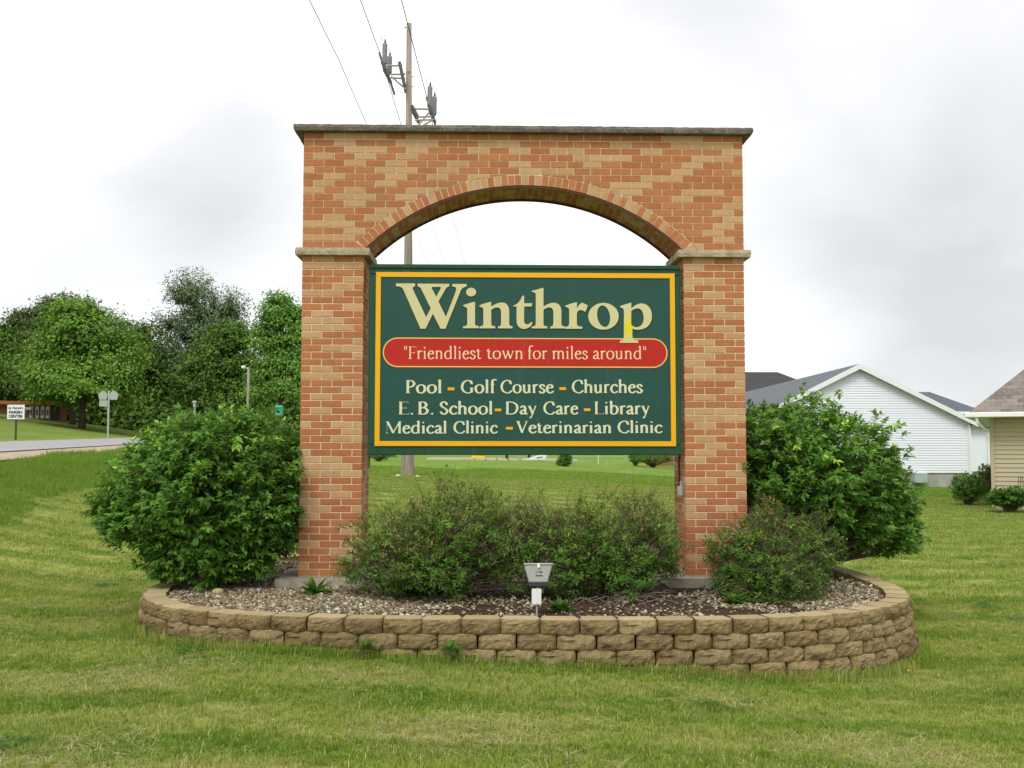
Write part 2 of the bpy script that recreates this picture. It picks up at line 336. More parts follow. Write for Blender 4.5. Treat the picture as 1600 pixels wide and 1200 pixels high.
def lawn_nodes(m, blades=False):
    p = m.pos()
    big = m.noise(m.mapv(p, (1,1,0)), .55, 4, .6); mid = m.noise(m.mapv(p, (1,1.6,0), loc=(3,9,0)), 1.9, 5, .65); fin = m.noise(m.mapv(p, (1,1,0)), 11, 4, .7)
    c = m.mix(m.step(big, .32, .68), (.125, .245, .018), (.31, .39, .05))
    c = m.mix(m.math('MULTIPLY', m.step(mid, .42, .62), .8), c, (0.480, 0.468, 0.132))
    c = m.mix(m.math('MULTIPLY', m.step(m.noise(m.mapv(p, (.8,2.4,0), loc=(7,1,0)), 1.15, 5, .7), .53, .64), .8), c, (0.624, 0.516, 0.240))
    c = m.mix(m.math('MULTIPLY', m.step(fin, .5, .75), .35), c, (0.078, 0.168, 0.014))
    # mowing stripes
    wv = m.n.new('ShaderNodeTexWave'); wv.inputs['Scale'].default_value = .28; wv.inputs['Distortion'].default_value = 2.5; wv.inputs['Detail'].default_value = 2
    wv.bands_direction = 'Y'; m.l.new(m.mapv(p, (.12,1,0), (0,0,rad(7))), wv.inputs[0])
    c = m.mix(m.math('MULTIPLY', m.step(wv.outputs['Fac'], .45, .8), .5), c, (.40, .41, .12))
    c = m.mix(m.math('MULTIPLY', m.step(wv.outputs['Fac'], .5, .15), .45), c, (.10, .20, .018))
    # the unmown greener lawn beyond the mowing line
    dp = m.n.new('ShaderNodeVectorMath'); dp.operation = 'DOT_PRODUCT'; m.l.new(p, dp.inputs[0])
    A = at(637, 742, 30); B = at(1460, 776, 35.5); nn = Vector((-(B.y-A.y), B.x-A.x, 0)).normalized(); dp.inputs[1].default_value = nn
    far = m.step(m.math('ADD', dp.outputs['Value'], m.math('MULTIPLY', m.noise(p, 2, 2), .3)), nn.dot(A)+.1, nn.dot(A)+.3)
    green = m.mix(m.step(m.noise(m.mapv(p, (1,.5,0)), .9, 4, .6), .35, .7), (0.156, 0.270, 0.034), (0.240, 0.348, 0.060))
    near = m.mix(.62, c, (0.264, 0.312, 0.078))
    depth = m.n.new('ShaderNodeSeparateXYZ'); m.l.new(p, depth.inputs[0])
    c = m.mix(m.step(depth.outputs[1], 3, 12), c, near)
    c = m.mix(far, c, green)
    # bank and parish lawn on the far side of the road are plain darker green
    ds_ = m.n.new('ShaderNodeVectorMath'); ds_.operation = 'DOT_PRODUCT'; m.l.new(p, ds_.inputs[0]); ds_.inputs[1].default_value = (RN.x,RN.y,0)
    s0 = CAM.x*RN.x+CAM.y*RN.y
    bank = m.step(ds_.outputs['Value'], s0+5.2, s0+6.6)
    bc = m.mix(m.step(m.noise(p, 1.6, 4, .6), .35, .7), (.16, .26, .034), (.28, .35, .08))
    c = m.mix(bank, c, bc)
    c = m.mix(m.step(ds_.outputs['Value'], s0+S_F, s0+S_F+2), c, m.mix(m.step(m.noise(p, .35, 4, .6), .35, .7), (0.144, 0.222, 0.036), (0.228, 0.276, 0.066)))
    return c
m = Mat('lawn_ground', .95, .1); c = lawn_nodes(m)
f2 = m.noise(m.mapv(m.pos(), (1,1,0)), 38, 4, .75)
c = m.mix(m.math('MULTIPLY', m.step(f2, .42, .7), .5), c, (0.054, 0.102, 0.017)); m.col(c); m.bump(f2, .8, .05); M_LAWN = m.m
m = Mat('grass_blade', .7, .06); c = lawn_nodes(m); v = m.attr('v')
c = m.mix(m.step(v, .86, .9), m.mix(m.math('MULTIPLY', v, .5), c, (.23, .40, .045)), (.62, .54, .27)); m.leafy(c, .3, .6); M_BLADE = m.m
m = Mat('tall_grass_blade', .7, .08); v = m.attr('v')
c = m.mix(m.noise(m.pos(), 1.3, 3), m.ramp(v, [(0, (.11, .22, .022)), (.8, (.24, .37, .05)), (1, (.54, .50, .22))]), (.19, .31, .045)); m.leafy(c, .35, .55); M_TALL = m.m

def grid_mesh(xs, ys, hole=None):
    X, Y = np.meshgrid(xs, ys); Z = ground(X, Y)
    ins = inside(X, Y, -.2); Z = np.where(ins, -.62, Z)
    V = np.stack([X.ravel(), Y.ravel(), Z.ravel()], 1); nx, ny = len(xs), len(ys)
    i = (np.arange(ny-1)[:, None]*nx+np.arange(nx-1)[None]).ravel()
    return V, np.stack([i, i+1, i+nx+1, i+nx], 1)
def warp(lo, hi, n, c0, p):   # finer spacing around c0
    u_ = np.linspace(-1, 1, n); a = np.sign(u_)*np.abs(u_)**p
    return np.where(a < 0, c0+a*(c0-lo), c0+a*(hi-c0))
V, Fc = grid_mesh(warp(-420, 420, 330, 0, 3.0), warp(-60, 900, 340, -2, 3.0))
# keep the lawn below the road surface
def road_sheet(name, s0, s1, dz, mat, t0=-45, t1=420, n=200, crown=0):
    tt = np.linspace(t0, t1, n); Vr = []
    for t in tt:
        for s in (s0, (s0+s1)/2, s1):
            x, y = ts(t, s); Vr.append((x, y, float(road_z(t))+dz+(crown if s == (s0+s1)/2 else 0)))
    i = (np.arange(n-1)[:, None]*3+np.arange(2)[None]).ravel()
    o = link(name, mesh_np(name, Vr, np.stack([i, i+1, i+4, i+3], 1)), None, mat); tag(o, kind='structure'); return o
dxr, dyr = V[:, 0]-CAM.x, V[:, 1]-CAM.y; sv = dxr*RN.x+dyr*RN.y
V[:, 2] -= np.where((sv > S_SH-.2) & (sv < S_F+.3), .06, 0)
# the sheet must not poke through under the narrow planter hole
g_o = link('ground', mesh_np('ground', V, Fc, smooth=True), None, M_LAWN); tag(g_o, kind='structure')
M_ASPH = mk('asphalt', (.29, .285, .285), (.35, .345, .34), 1.2, .2)
M_GRAV = mk('shoulder_gravel', (.33, .26, .18), (.46, .37, .27), 3, .6)
M_LINE = plain('road_line', (.7, .7, .68), .7)
M_TAR = plain('tar_edge', (.06, .055, .05), .8)
road_sheet('shoulder', S_SH-.15, S_N+.1, .005, M_GRAV)
road_sheet('road', S_N, S_F, .02, M_ASPH, crown=.03)
road_sheet('road_edge', S_N-.12, S_N+.1, .026, M_TAR)
road_sheet('road_line', S_N+.32, S_N+.44, .03, M_LINE)

# ------------------------------------------------------------------ the brick monument
CH = .0677; BL = .2032; JT = .0095; W = 4.3585; D = .6096; PW = 3*BL
ZB = 46*CH; ZS = ZB+.075; ZT = ZS+17*CH; HC = .061
mon = empty('brick_monument', (0, 0, 0), 'red and tan brick archway with two square piers round the town sign', 'monument')
BH = CH-JT
LP = """rtrr ttt rrrr rrt rrtr ttr rrrr rrt rtrr ttr tttr trr rrrt rtt rrrt rrr rtrr ttr rrrr rrt rtrt rrt rtrr rrr trtt rrt rrtt rrr trrr ttr tttr
ttt rrrr rtr trtr trr ttrt trr trrr rrt rrrr trt rrtt rrt trrr rrr""".split()
RP = """rtrt trr trrr ttr trrr rtr trrt rtr rrtt rrr rrtr rrt rtrr rtr ttrr trr rtrt ttt rrrt rrt rtrr rrr tttt ttt rtrr rrt rtrr rtr rtrr trr rrrt
rrt ttrt rrr rrrt trr trtr trr rrrr rrt rtrr rrr rrrt trr rrrr rrr""".split()
SHORT = (W/BL-19)/3
TOP = ["rtttrtrrrrrr rrr rrrttrr", "r rtrrttrrttr rrr rtrrttt r", "rrttrtrrtrtr ttr rrtrrrt", "r trtrtrrrrrr rrt ttrrrtt r", "rrtrtrrtrrtr rrt rrrrtrr",
 "t rrrttrtrrrt ttr rrrrtrr t", "rtrrtrtrtrrr rrr rrttrrr", "r trrtrrrtrrt rtr rttrrrr r", "trtrrttrrtrt rtr ttrrttr", "r rttrtrrtrrr rrt rtrrtrr t",
 "rrtrrtrrtrtr trr rrrrrrt", "r rrrtrrtrtrr rtr trtrrrt r", "rtrtrrtrrrtr rrr rttrrrt", "t ttrrtrtrrtr rrt rtrrrrt r", "rrtrtrtrrrtr rtr rtrrrtr",
 "t ttrrtrtrrtr rrt rtrrrrt r", "rrrttrtrrrtr rtr rrtrtrr"]
# arch circle
ACX = W/2; HS = (W-2*PW)/2; RISE = .64; AR = (HS*HS+RISE*RISE)/(2*RISE); ACZ = ZS+RISE-AR; RE = AR+.1016
bricks = []     # (priority, pts_xz or None, lo, hi, colour, holder)
def add_brick(lo, hi, colr, front=False, sym='p'): bricks.append([front, lo, hi, colr, sym])
def rc(): return 'r' if random.random() < .62 else 't'
def pier(x0, rows, sym):
    for k in range(46):
        row = rows[k]; z1 = ZB-k*CH; z0 = z1-BH; x1 = x0+PW
        if len(row) == 3:      # stretchers run across front and back
            for j in range(3):
                add_brick((x0+j*BL, 0, z0), (x0+(j+1)*BL-JT, .092, z1), row[j], True, sym)
                add_brick((x0+j*BL, D-.1016, z0), (x0+(j+1)*BL-JT, D-JT, z1), rc(), False, sym)
            for j in range(2):
                for xa, xb in ((x0, x0+.092), (x1-.1016, x1-JT)):
                    add_brick((xa, .1016+j*BL, z0), (xb, .1016+(j+1)*BL-JT, z1), rc(), False, sym)
        else:
            for j in range(3):
                add_brick((x0, j*BL, z0), (x0+.092, (j+1)*BL-JT, z1), row[0] if j == 0 else rc(), j == 0, sym)
                add_brick((x1-.1016, j*BL, z0), (x1-JT, (j+1)*BL-JT, z1), row[3] if j == 0 else rc(), j == 0, sym)
            for j in range(2):
                add_brick((x0+.1016+j*BL, 0, z0), (x0+.1016+(j+1)*BL-JT, .092, z1), row[1+j], True, sym)
                add_brick((x0+.1016+j*BL, D-.1016, z0), (x0+.1016+(j+1)*BL-JT, D-JT, z1), rc(), False, sym)
pier(0, LP, 'l'); pier(W-PW, RP, 'r')
W_ = W+JT
# pick the 300 that show largest: front bricks of the piers above the shrubs, whole ones before half ones
fr = [b for b in bricks if b[0]]
def score(b):
    wd = b[2][0]-b[1][0]; z = b[1][2]
    return (wd > .15)*2 + (1 if z > .75 else 0)*4 + (.5 if b[4] == 'l' else 0) + random.random()*.1
fr.sort(key=score, reverse=True); single = set(id(b) for b in fr[:300])
meshes = {}
def brick_mesh(dx, dy, mat):
    k = (round(dx, 3), round(dy, 3), mat.name, random.randint(0, 2))
    if k not in meshes:
        o = MB(); o.box((0, 0, 0), (dx, dy, BH)); ob = o.build('brick', mat); bevel(ob, .0022)
        for v_ in ob.data.vertices: v_.co += Vector([random.uniform(-.0008, .0008) for _ in range(3)])
        meshes[k] = ob.data; bpy.data.objects.remove(ob)
    return meshes[k]
rest = MB()
for b in bricks:
    mat = M_RED if b[3] == 'r' else M_TAN
    jy = random.uniform(-.0012, .0012)
    if id(b) in single:
        o = bpy.data.objects.new('brick', brick_mesh(b[2][0]-b[1][0], b[2][1]-b[1][1], mat)); COL.objects.link(o)
        o.parent = mon; o.location = (b[1][0], b[1][1]+jy, b[1][2])
    else:
        rest.box((b[1][0], b[1][1]+jy, b[1][2]), (b[2][0], b[2][1]+jy, b[2][2]), 0 if b[3] == 'r' else 1, random.random())
# arch wall courses, front and back, clipped above the ring of arch bricks
def course(y0, y1, z0, z1, spec, full_rand=False):
    x = 0.0; out = []
    parts_ = spec.split()
    for grp in parts_:
        for ch in grp:
            if len(parts_) == 5 and grp in (parts_[0], parts_[-1]) and len(grp) == 1: wd = BL/2
            elif grp is parts_[-2 if len(parts_) == 3 else 2] and len(grp) == 3: wd = BL*SHORT
            else: wd = BL
            out.append((x, min(x+wd-JT, W-JT+.004), ch)); x += wd
    for xa, xb, ch in out:
        if full_rand: ch = rc()
        n = 9; xs = np.linspace(xa, xb, n); dxx = xs-ACX
        lo = ACZ+np.sqrt(np.maximum((RE+JT)**2-dxx**2, 0)); lo = np.where(np.abs(dxx) < RE+JT, lo, -9); lo = np.maximum(lo, z0)
        if (lo >= z1-.004).all(): continue
        if (lo <= z0+1e-6).all():
            rest.box((xa, y0, z0), (xb, y1, z1), 0 if ch == 'r' else 1, random.random()); continue
        keep = lo < z1-.001
        # clip ends exactly where the circle crosses the top of the course
        q = (RE+JT)**2-(z1-ACZ)**2; xc = math.sqrt(q) if q > 0 else 0
        a_, b_ = xa, xb
        if ACX-xc > xa and ACX-xc < xb and xa+xb < 2*ACX: b_ = ACX-xc
        if ACX+xc > xa and ACX+xc < xb and xa+xb > 2*ACX: a_ = ACX+xc
        if b_-a_ < .006: continue
        xs = np.linspace(a_, b_, n); dxx = xs-ACX
        lo = np.maximum(z0, ACZ+np.sqrt(np.maximum((RE+JT)**2-dxx**2, 0))); lo = np.minimum(lo, z1-.0005)
        pts = [(float(xx), float(zz)) for xx, zz in zip(xs, lo)] + [(b_, z1), (a_, z1)]
        rest.prism(pts, y0, y1, 0 if ch == 'r' else 1, random.random())
for k, spec in enumerate(TOP):
    z1 = ZT-k*CH; z0 = z1-BH; j = random.uniform(-.001, .001)
    course(j, .092, z0, z1, spec); course(D-.1016, D-JT, z0, z1, spec, True)
    for xa, xb in ((0.0, .092), (W-.1016, W-JT)):
        for q in range(2 if k % 2 == 0 else 3):
            if k % 2 == 0: rest.box((xa, .1016+q*BL, z0), (xb, .1016+(q+1)*BL-JT, z1), random.randint(0, 1), random.random())
            elif q == 1: rest.box((xa, BL, z0), (xb, 2*BL-JT, z1), random.randint(0, 1), random.random())
# ring of arch bricks
VC = "rrrrrtrrtrrrtrrrrrtttrtrrrtrtrrrrrrrtttrtrttrtrrtrrrrrrr"
HA = math.asin(HS/AR); nv = 53
for y0, y1 in ((0, BL-JT), (BL, 2*BL-JT), (2*BL, 3*BL-JT)):
    for k in range(nv):
        a0 = -HA+2*HA*k/nv; a1 = -HA+2*HA*(k+1)/nv; g = JT*.5/AR; a0 += g; a1 -= g
        ch = VC[k] if y0 == 0 else rc(); off = random.uniform(0, .002)
        pts = []
        for a, r_ in ((a0, AR+off), (a1, AR+off), (a1, RE), (a0, RE)):
            pts.append((ACX+r_*math.sin(a), ACZ+r_*math.cos(a)))
        rest.prism(pts, y0-.001 if y0 == 0 else y0, y1, 0 if ch == 'r' else 1, random.random())
for sx, colr_ in ((-1, 0), (1, 1)):
    A3 = (ACX+sx*(AR+.004)*math.sin(HA), ZS+.003); B3 = (ACX+sx*(RE+JT)*math.sin(HA+.004), ACZ+(RE+JT)*math.cos(HA+.004)); C3 = (ACX+sx*(math.sqrt((RE+JT)**2-(ZS-ACZ)**2)+.002), ZS+.003)
    B3 = (B3[0], B3[1]-JT); q_ = [C3, A3, B3] if sx < 0 else [A3, C3, B3]
    for ya, yb_ in ((.0015, .09), (D-.1016, D-JT-.0015)): rest.prism(q_, ya, yb_, colr_, .5)
br = rest.build('brickwork', [M_RED, M_TAN], mon); tag(br, kind='stuff')
# mortar core, set back from the brick faces
mt = MB(); s_ = .0055
for x0 in (0, W-PW): mt.box((x0+s_, s_, 0), (x0+PW-JT-s_, D-JT-s_, ZB))
na = 48; pts = [(s_, ZS), (PW-JT+.02, ZS)]
pts = [(s_, ZS)] + [(ACX+(AR+s_+.002)*math.sin(a), ACZ+(AR+s_+.002)*math.cos(a)) for a in np.linspace(-HA, HA, na)] + [(W-JT-s_, ZS), (W-JT-s_, ZT), (s_, ZT)]
# split into strips so that every face is convex
xs = [ACX+(AR+s_)*math.sin(a) for a in np.linspace(-HA, HA, na)]
zs_ = [ACZ+(AR+s_)*math.cos(a) for a in np.linspace(-HA, HA, na)]
mt.box((s_, s_, ZS), (xs[0], D-JT-s_, ZT)); mt.box((xs[-1], s_, ZS), (W-JT-s_, D-JT-s_, ZT))
for k in range(na-1): mt.prism([(xs[k], zs_[k]), (xs[k+1], zs_[k+1]), (xs[k+1], ZT), (xs[k], ZT)], s_, D-JT-s_)
mt.build('mortar', M_MORTAR, mon)
# steel strips under the two faces of the arch
for y0 in (.006, D-JT-.03):
    st = MB()
    for k in range(na-1):
        a0, a1 = -HA+2*HA*k/(na-1), -HA+2*HA*(k+1)/(na-1)
        P_ = lambda a, r_: (ACX+r_*math.sin(a), ACZ+r_*math.cos(a))
        st.prism([P_(a0, AR-.021), P_(a1, AR-.021), P_(a1, AR-.0005), P_(a0, AR-.0005)], y0, y0+.02)
    st.build('steel_lintel', M_STEEL, mon)
def rough_slab(name, lo, hi, mat, amp=.008, step_=.03, taper=.0, seed=0, parent=mon, sides=(1, 1, 1, 1)):
    "a slab whose edges are rock faced; sides = left, right, front, back roughened"
    x0, y0, z0 = lo; x1, y1, z1 = hi
    nx, ny, nz = max(2, int((x1-x0)/step_)), max(2, int((y1-y0)/step_)), 4
    bm = bmesh.new()
    bmesh.ops.create_cube(bm, size=1)
    for ax, n in ((0, nx), (1, ny), (2, nz)):
        es = [e_ for e_ in bm.edges if abs((e_.verts[0].co-e_.verts[1].co)[ax]) > .5]
        # split along the axis with planes
        for k in range(1, n):
            co = Vector((0, 0, 0)); co[ax] = -.5+k/n; no = Vector((0, 0, 0)); no[ax] = 1
            bmesh.ops.bisect_plane(bm, geom=bm.verts[:]+bm.edges[:]+bm.faces[:], plane_co=co, plane_no=no)
    for v_ in bm.verts:
        c_ = v_.co; p = Vector((x0+(c_.x+.5)*(x1-x0), y0+(c_.y+.5)*(y1-y0), z0+(c_.z+.5)*(z1-z0)))
        zf = c_.z+.5; nz_ = noise.noise(p*14+Vector((seed, 0, 0)))+.6*noise.noise(p*33+Vector((0, seed, 0)))
        bulge = 1-abs(zf-.5)*2
        push = amp*nz_*.9+amp*.8*(bulge-.35)
        if c_.x < -.499 and sides[0]: p.x -= push
        if c_.x > .499 and sides[1]: p.x += push
        if c_.y < -.499 and sides[2]: p.y -= push
        if c_.y > .499 and sides[3]: p.y += push
        if c_.z > .499: p.z += amp*.25*nz_
        v_.co = p
    me = bpy.data.meshes.new(name); bm.normal_update(); bm.to_mesh(me); bm.free(); return link(name, me, parent, mat)
OV = .084
cuts = [-OV, 1.37, 2.96, 3.64, W-JT+OV]
for k in range(4):
    rough_slab('cap_stone', (cuts[k]+(.002 if k else 0), -OV, ZT+.002), (cuts[k+1]-(.002 if k < 3 else 0), D-JT+OV, ZT+HC+random.uniform(-.002, .002)), M_CAP, .007, .03, seed=k*3, sides=(k == 0, k == 3, 1, 1))
for x0, x1 in ((0, PW-JT), (W-PW, W-JT)):
    rough_slab('sill_stone', (x0-.06, -.06, ZB+.001), (x1+.06, D-JT+.06, ZS-.003), M_SILL, .006, .025, seed=x0*5)
    f = rough_slab('footing', (x0-.19, -.17, -.3), (x1+.17, D+.12, -.004), M_CONC, .003, .08, seed=x0+9)
# ------------------------------------------------------------------ lettering
def blur(a, n):
    for _ in range(n):
        a = (a+np.roll(a, 1, 0)+np.roll(a, -1, 0))/3; a = (a+np.roll(a, 1, 1)+np.roll(a, -1, 1))/3
    return a
RES = 84
def raster(shapes, adv, nib):
    "shapes in em units -> boolean loops; nib = (half width, half height)"
    x0, y0, x1, y1 = -.12, -.32, adv+.12, .86
    nx, ny = int((x1-x0)*RES), int((y1-y0)*RES)
    X, Y = np.meshgrid(x0+(np.arange(nx)+.5)/RES, y0+(np.arange(ny)+.5)/RES)
    fld = np.full(X.shape, 9.0)
    def cap(a, b, hw, hh):
        ax, ay = a[0]/hw, a[1]/hh; bx, by = b[0]/hw, b[1]/hh; px, py = X/hw, Y/hh
        dx, dy = bx-ax, by-ay; q = dx*dx+dy*dy+1e-9; t = np.clip(((px-ax)*dx+(py-ay)*dy)/q, 0, 1)
        return (np.hypot(px-ax-t*dx, py-ay-t*dy)-1)*min(hw, hh)
    for sh in shapes:
        k = sh[0]
        if k == 'R':      # rectangle x0,y0,x1,y1
            _, a, b, c_, d_ = sh; f_ = np.maximum(np.maximum(a-X, X-c_), np.maximum(b-Y, Y-d_))
        elif k == 'O':    # disc
            _, cx_, cy_, r_ = sh; f_ = np.hypot(X-cx_, Y-cy_)-r_
        else:             # curve swept with the nib
            pts = sh[1]; hw, hh = (sh[2] if len(sh) > 2 else nib); cp = []
            P_ = [Vector(p) for p in pts]
            if len(P_) == 2: cp = P_
            else:
                for i in range(len(P_)-1):
                    p0, p1, p2, p3 = P_[max(i-1, 0)], P_[i], P_[i+1], P_[min(i+2, len(P_)-1)]
                    if sh[0] == 'L': p0 = P_[(i-1) % (len(P_)-1)]; p3 = P_[(i+2) % (len(P_)-1)]
                    for t in np.linspace(0, 1, 6)[:-1]:
                        cp.append(.5*((2*p1)+(p2-p0)*t+(2*p0-5*p1+4*p2-p3)*t*t+(3*p1-p0-3*p2+p3)*t**3))
                cp.append(P_[-1])
            f_ = np.full(X.shape, 9.0)
            for a, b in zip(cp, cp[1:]): f_ = np.minimum(f_, cap(a, b, hw, hh))
        fld = np.minimum(fld, f_)
    fld = blur(np.clip(fld, -.03, .03), 2)
    segs = {}
    def ip(a, b, va, vb):
        if a > b: a, b, va, vb = b, a, vb, va
        t = va/(va-vb); return (round(a[0]+(b[0]-a[0])*t, 5), round(a[1]+(b[1]-a[1])*t, 5))
    s = fld < 0
    act = np.argwhere((s[:-1, :-1].astype(int)+s[1:, :-1]+s[:-1, 1:]+s[1:, 1:]) % 4 != 0)
    for j, i in act:
        c_ = [(i, j), (i+1, j), (i+1, j+1), (i, j+1)]; v_ = [fld[b, a] for a, b in c_]; cr_ = []
        for q in range(4):
            a, b = q, (q+1) % 4
            if (v_[a] < 0) != (v_[b] < 0): cr_.append((v_[a] < 0, ip(c_[a], c_[b], v_[a], v_[b])))
        ins_ = [p for f_, p in cr_ if not f_]; outs = [p for f_, p in cr_ if f_]
        # leave at 'inside->outside' crossing, enter at next
        order = [(f_, p) for f_, p in cr_]
        for q, (f_, p) in enumerate(order):
            if f_: segs[p] = order[(q-1) % len(order)][1] if False else order[(q+1) % len(order)][1]
    loops = []
    while segs:
        st_, nx_ = segs.popitem(); lp = [st_]; ok = True
        while nx_ != st_:
            lp.append(nx_)
            if nx_ not in segs: ok = False; break
            nx_ = segs.pop(nx_)
        if ok and len(lp) > 6: loops.append([(x0+(a+.5)/RES, y0+(b+.5)/RES) for a, b in lp[::2]])
    return loops
SF = .026
def glyphs(sw, nb):
    "sw stem half width, nb nib; returns dict ch -> (shapes, advance)"
    S = lambda x, a, b: ('R', x-sw, a, x+sw, b)
    H = lambda a, b, y: ('R', a, y-.002, b, y+SF)
    th = (nb[1]*1.15, nb[1]*1.15); tk = (sw*1.02, nb[1]*1.1)
    fl = lambda x, y: ('C', [(x-.075, y-.035), (x-sw*.2, y)], (.022, .016))
    G = {}
    G['a'] = ([S(.30, .05, .33), ('C', [(.09, .35), (.15, .425), (.24, .435), (.30, .33)]), ('C', [(.30, .25), (.15, .20), (.08, .11), (.12, .02), (.21, .02), (.30, .09)]), ('C', [(.30, .06), (.34, .01), (.41, .035)], th)], .42)
    G['b'] = ([S(.11, .03, .70), fl(.11, .69), ('C', [(.12, .36), (.22, .44), (.36, .41), (.43, .23), (.36, .05), (.22, 0), (.12, .05)])], .51)
    G['c'] = ([('C', [(.37, .34), (.30, .43), (.19, .42), (.08, .27), (.09, .12), (.18, .015), (.28, .01), (.38, .08)]), ('O', .35, .355, .035)], .42)
    G['d'] = ([S(.40, .02, .70), fl(.40, .69), H(.40, .50, 0), ('C', [(.39, .38), (.30, .435), (.17, .41), (.07, .22), (.14, .04), (.26, .005), (.39, .08)])], .53)
    G['e'] = ([('C', [(.08, .255), (.35, .275)], th), ('C', [(.36, .28), (.31, .41), (.2, .43), (.09, .32), (.08, .14), (.17, .015), (.28, .01), (.38, .09)])], .42)
    G['f'] = ([S(.13, .0, .56), H(.03, .25, 0), H(.03, .28, .42), ('C', [(.13, .54), (.16, .67), (.25, .705), (.31, .67)])], .28)
    G['h'] = ([S(.11, 0, .70), fl(.11, .69), H(.015, .205, 0), ('C', [(.12, .34), (.24, .435), (.35, .40), (.385, .29)]), S(.385, 0, .3), H(.29, .48, 0)], .51)
    G['i'] = ([S(.12, 0, .44), fl(.12, .425), H(.02, .22, 0), ('O', .115, .60, .05)], .25)
    G['l'] = ([S(.12, 0, .70), fl(.12, .69), H(.02, .22, 0)], .25)
    n_ = lambda o_: [('C', [(o_+.01, .34), (o_+.12, .435), (o_+.23, .40), (o_+.26, .29)]), S(o_+.26, 0, .3), H(o_+.17, o_+.35, 0)]
    G['n'] = ([S(.12, 0, .44), fl(.12, .425), H(.02, .21, 0)]+n_(.12), .51)
    G['m'] = ([S(.12, 0, .44), fl(.12, .425), H(.02, .21, 0)]+n_(.12)+n_(.38), .77)
    G['o'] = ([('L', [(.25, .435), (.10, .36), (.07, .22), (.12, .06), (.25, .0), (.38, .07), (.43, .22), (.39, .37), (.25, .435)])], .50)
    G['r'] = ([S(.11, 0, .44), fl(.11, .425), H(.015, .22, 0), ('C', [(.12, .33), (.19, .42), (.27, .435)]), ('O', .275, .41, .04)], .34)
    G['s'] = ([('C', [(.30, .34), (.24, .43), (.14, .43), (.08, .34), (.15, .25), (.26, .19), (.31, .10), (.24, .01), (.13, .005), (.06, .09)])], .37)
    G['t'] = ([S(.13, .08, .46), ('C', [(.04, .425), (.13, .54)], th), H(.03, .28, .415), ('C', [(.13, .1), (.17, .015), (.28, .05)])], .31)
    G['u'] = ([S(.11, .1, .44), fl(.11, .43), S(.37, .02, .44), fl(.37, .43), H(.37, .47, 0), ('C', [(.11, .13), (.16, .015), (.26, .015), (.37, .1)])], .51)
    G['w'] = ([('C', [(.08, .43), (.22, .02)], tk), ('C', [(.22, .02), (.36, .42)], th), ('C', [(.33, .43), (.47, .02)], tk), ('C', [(.47, .02), (.61, .42)], th), H(0, .16, .42), H(.25, .41, .42), H(.54, .68, .42)], .68)
    G['y'] = ([('C', [(.09, .42), (.25, .04)], tk), ('C', [(.39, .42), (.17, -.18)], th), H(.01, .18, .42), H(.32, .46, .42), ('O', .13, -.17, .045)], .45)
    c_ = [('C', [(.56, .47), (.48, .62), (.34, .65), (.15, .54), (.08, .31), (.16, .10), (.35, .0), (.48, .02), (.59, .12)])]
    G['C'] = (c_+[S(.565, .44, .65)] if False else c_+[('R', .55, .45, .58, .66)], .63)
    G['G'] = ([('C', [(.56, .48), (.48, .62), (.34, .65), (.15, .54), (.08, .31), (.16, .10), (.35, .0), (.55, .05)]), ('R', .55, .47, .58, .66), S(.55, .04, .28), H(.45, .65, .26)], .68)
    G['P'] = ([S(.14, 0, .66), H(.03, .27, 0), H(.03, .2, .635), ('C', [(.15, .64), (.33, .635), (.44, .49), (.33, .33), (.15, .32)])], .51)
    G['F'] = ([S(.14, 0, .66), H(.03, .27, 0), H(.03, .49, .635), ('R', .465, .53, .49, .66), H(.14, .39, .32), ('R', .375, .26, .40, .41)], .50)
    G['E'] = ([S(.14, 0, .66), H(.03, .51, 0), ('R', .495, 0, .52, .15), H(.03, .48, .635), ('R', .46, .53, .485, .66), H(.14, .38, .32), ('R', .37, .26, .395, .41)], .55)
    G['B'] = ([S(.14, 0, .66), H(.03, .3, 0), H(.03, .3, .635), ('C', [(.2, .645), (.33, .635), (.41, .50), (.32, .36), (.18, .345)]), ('C', [(.22, .345), (.38, .32), (.46, .18), (.37, .03), (.2, .01)])], .57)
    G['D'] = ([S(.14, 0, .66), H(.03, .3, 0), H(.03, .3, .635), ('C', [(.2, .645), (.42, .62), (.60, .48), (.62, .28), (.54, .1), (.4, .02), (.2, .01)])], .72)
    G['L'] = ([S(.14, 0, .66), H(.03, .5, 0), ('R', .485, 0, .51, .16), H(.03, .27, .635)], .53)
    G['S'] = ([('C', [(.38, .5), (.31, .63), (.19, .65), (.09, .55), (.12, .42), (.3, .3), (.4, .18), (.33, .04), (.2, 0), (.08, .12)]), ('R', .375, .47, .395, .64), ('R', .065, .02, .085, .17)], .47)
    G['M'] = ([('R', .1, 0, .1+SF, .66), ('C', [(.14, .63), (.42, .03)], tk), ('C', [(.42, .03), (.72, .62)], th), S(.74, 0, .66), H(.02, .21, 0), H(.64, .84, 0), H(.02, .16, .635), H(.72, .84, .635)], .87)
    G['V'] = ([('C', [(.12, .63), (.33, .03)], tk), ('C', [(.33, .03), (.55, .63)], th), H(.01, .24, .635), H(.45, .65, .635)], .63)
    G['"'] = ([('C', [(.07, .68), (.08, .5)], (.024, .03)), ('C', [(.18, .68), (.17, .5)], (.024, .03))], .24)
    G['.'] = ([('O', .09, .03, .052)], .2)
    return G
GB = glyphs(.058, (.060, .024)); GRg = glyphs(.038, (.042, .019))
loop_cache = {}
def loops_of(ch, bold):
    k = (ch, bold)
    if k not in loop_cache:
        sh, adv = (GB if bold else GRg)[ch]; loop_cache[k] = (raster(sh, adv, (.060, .024) if bold else (.042, .019)), adv)
    return loop_cache[k]
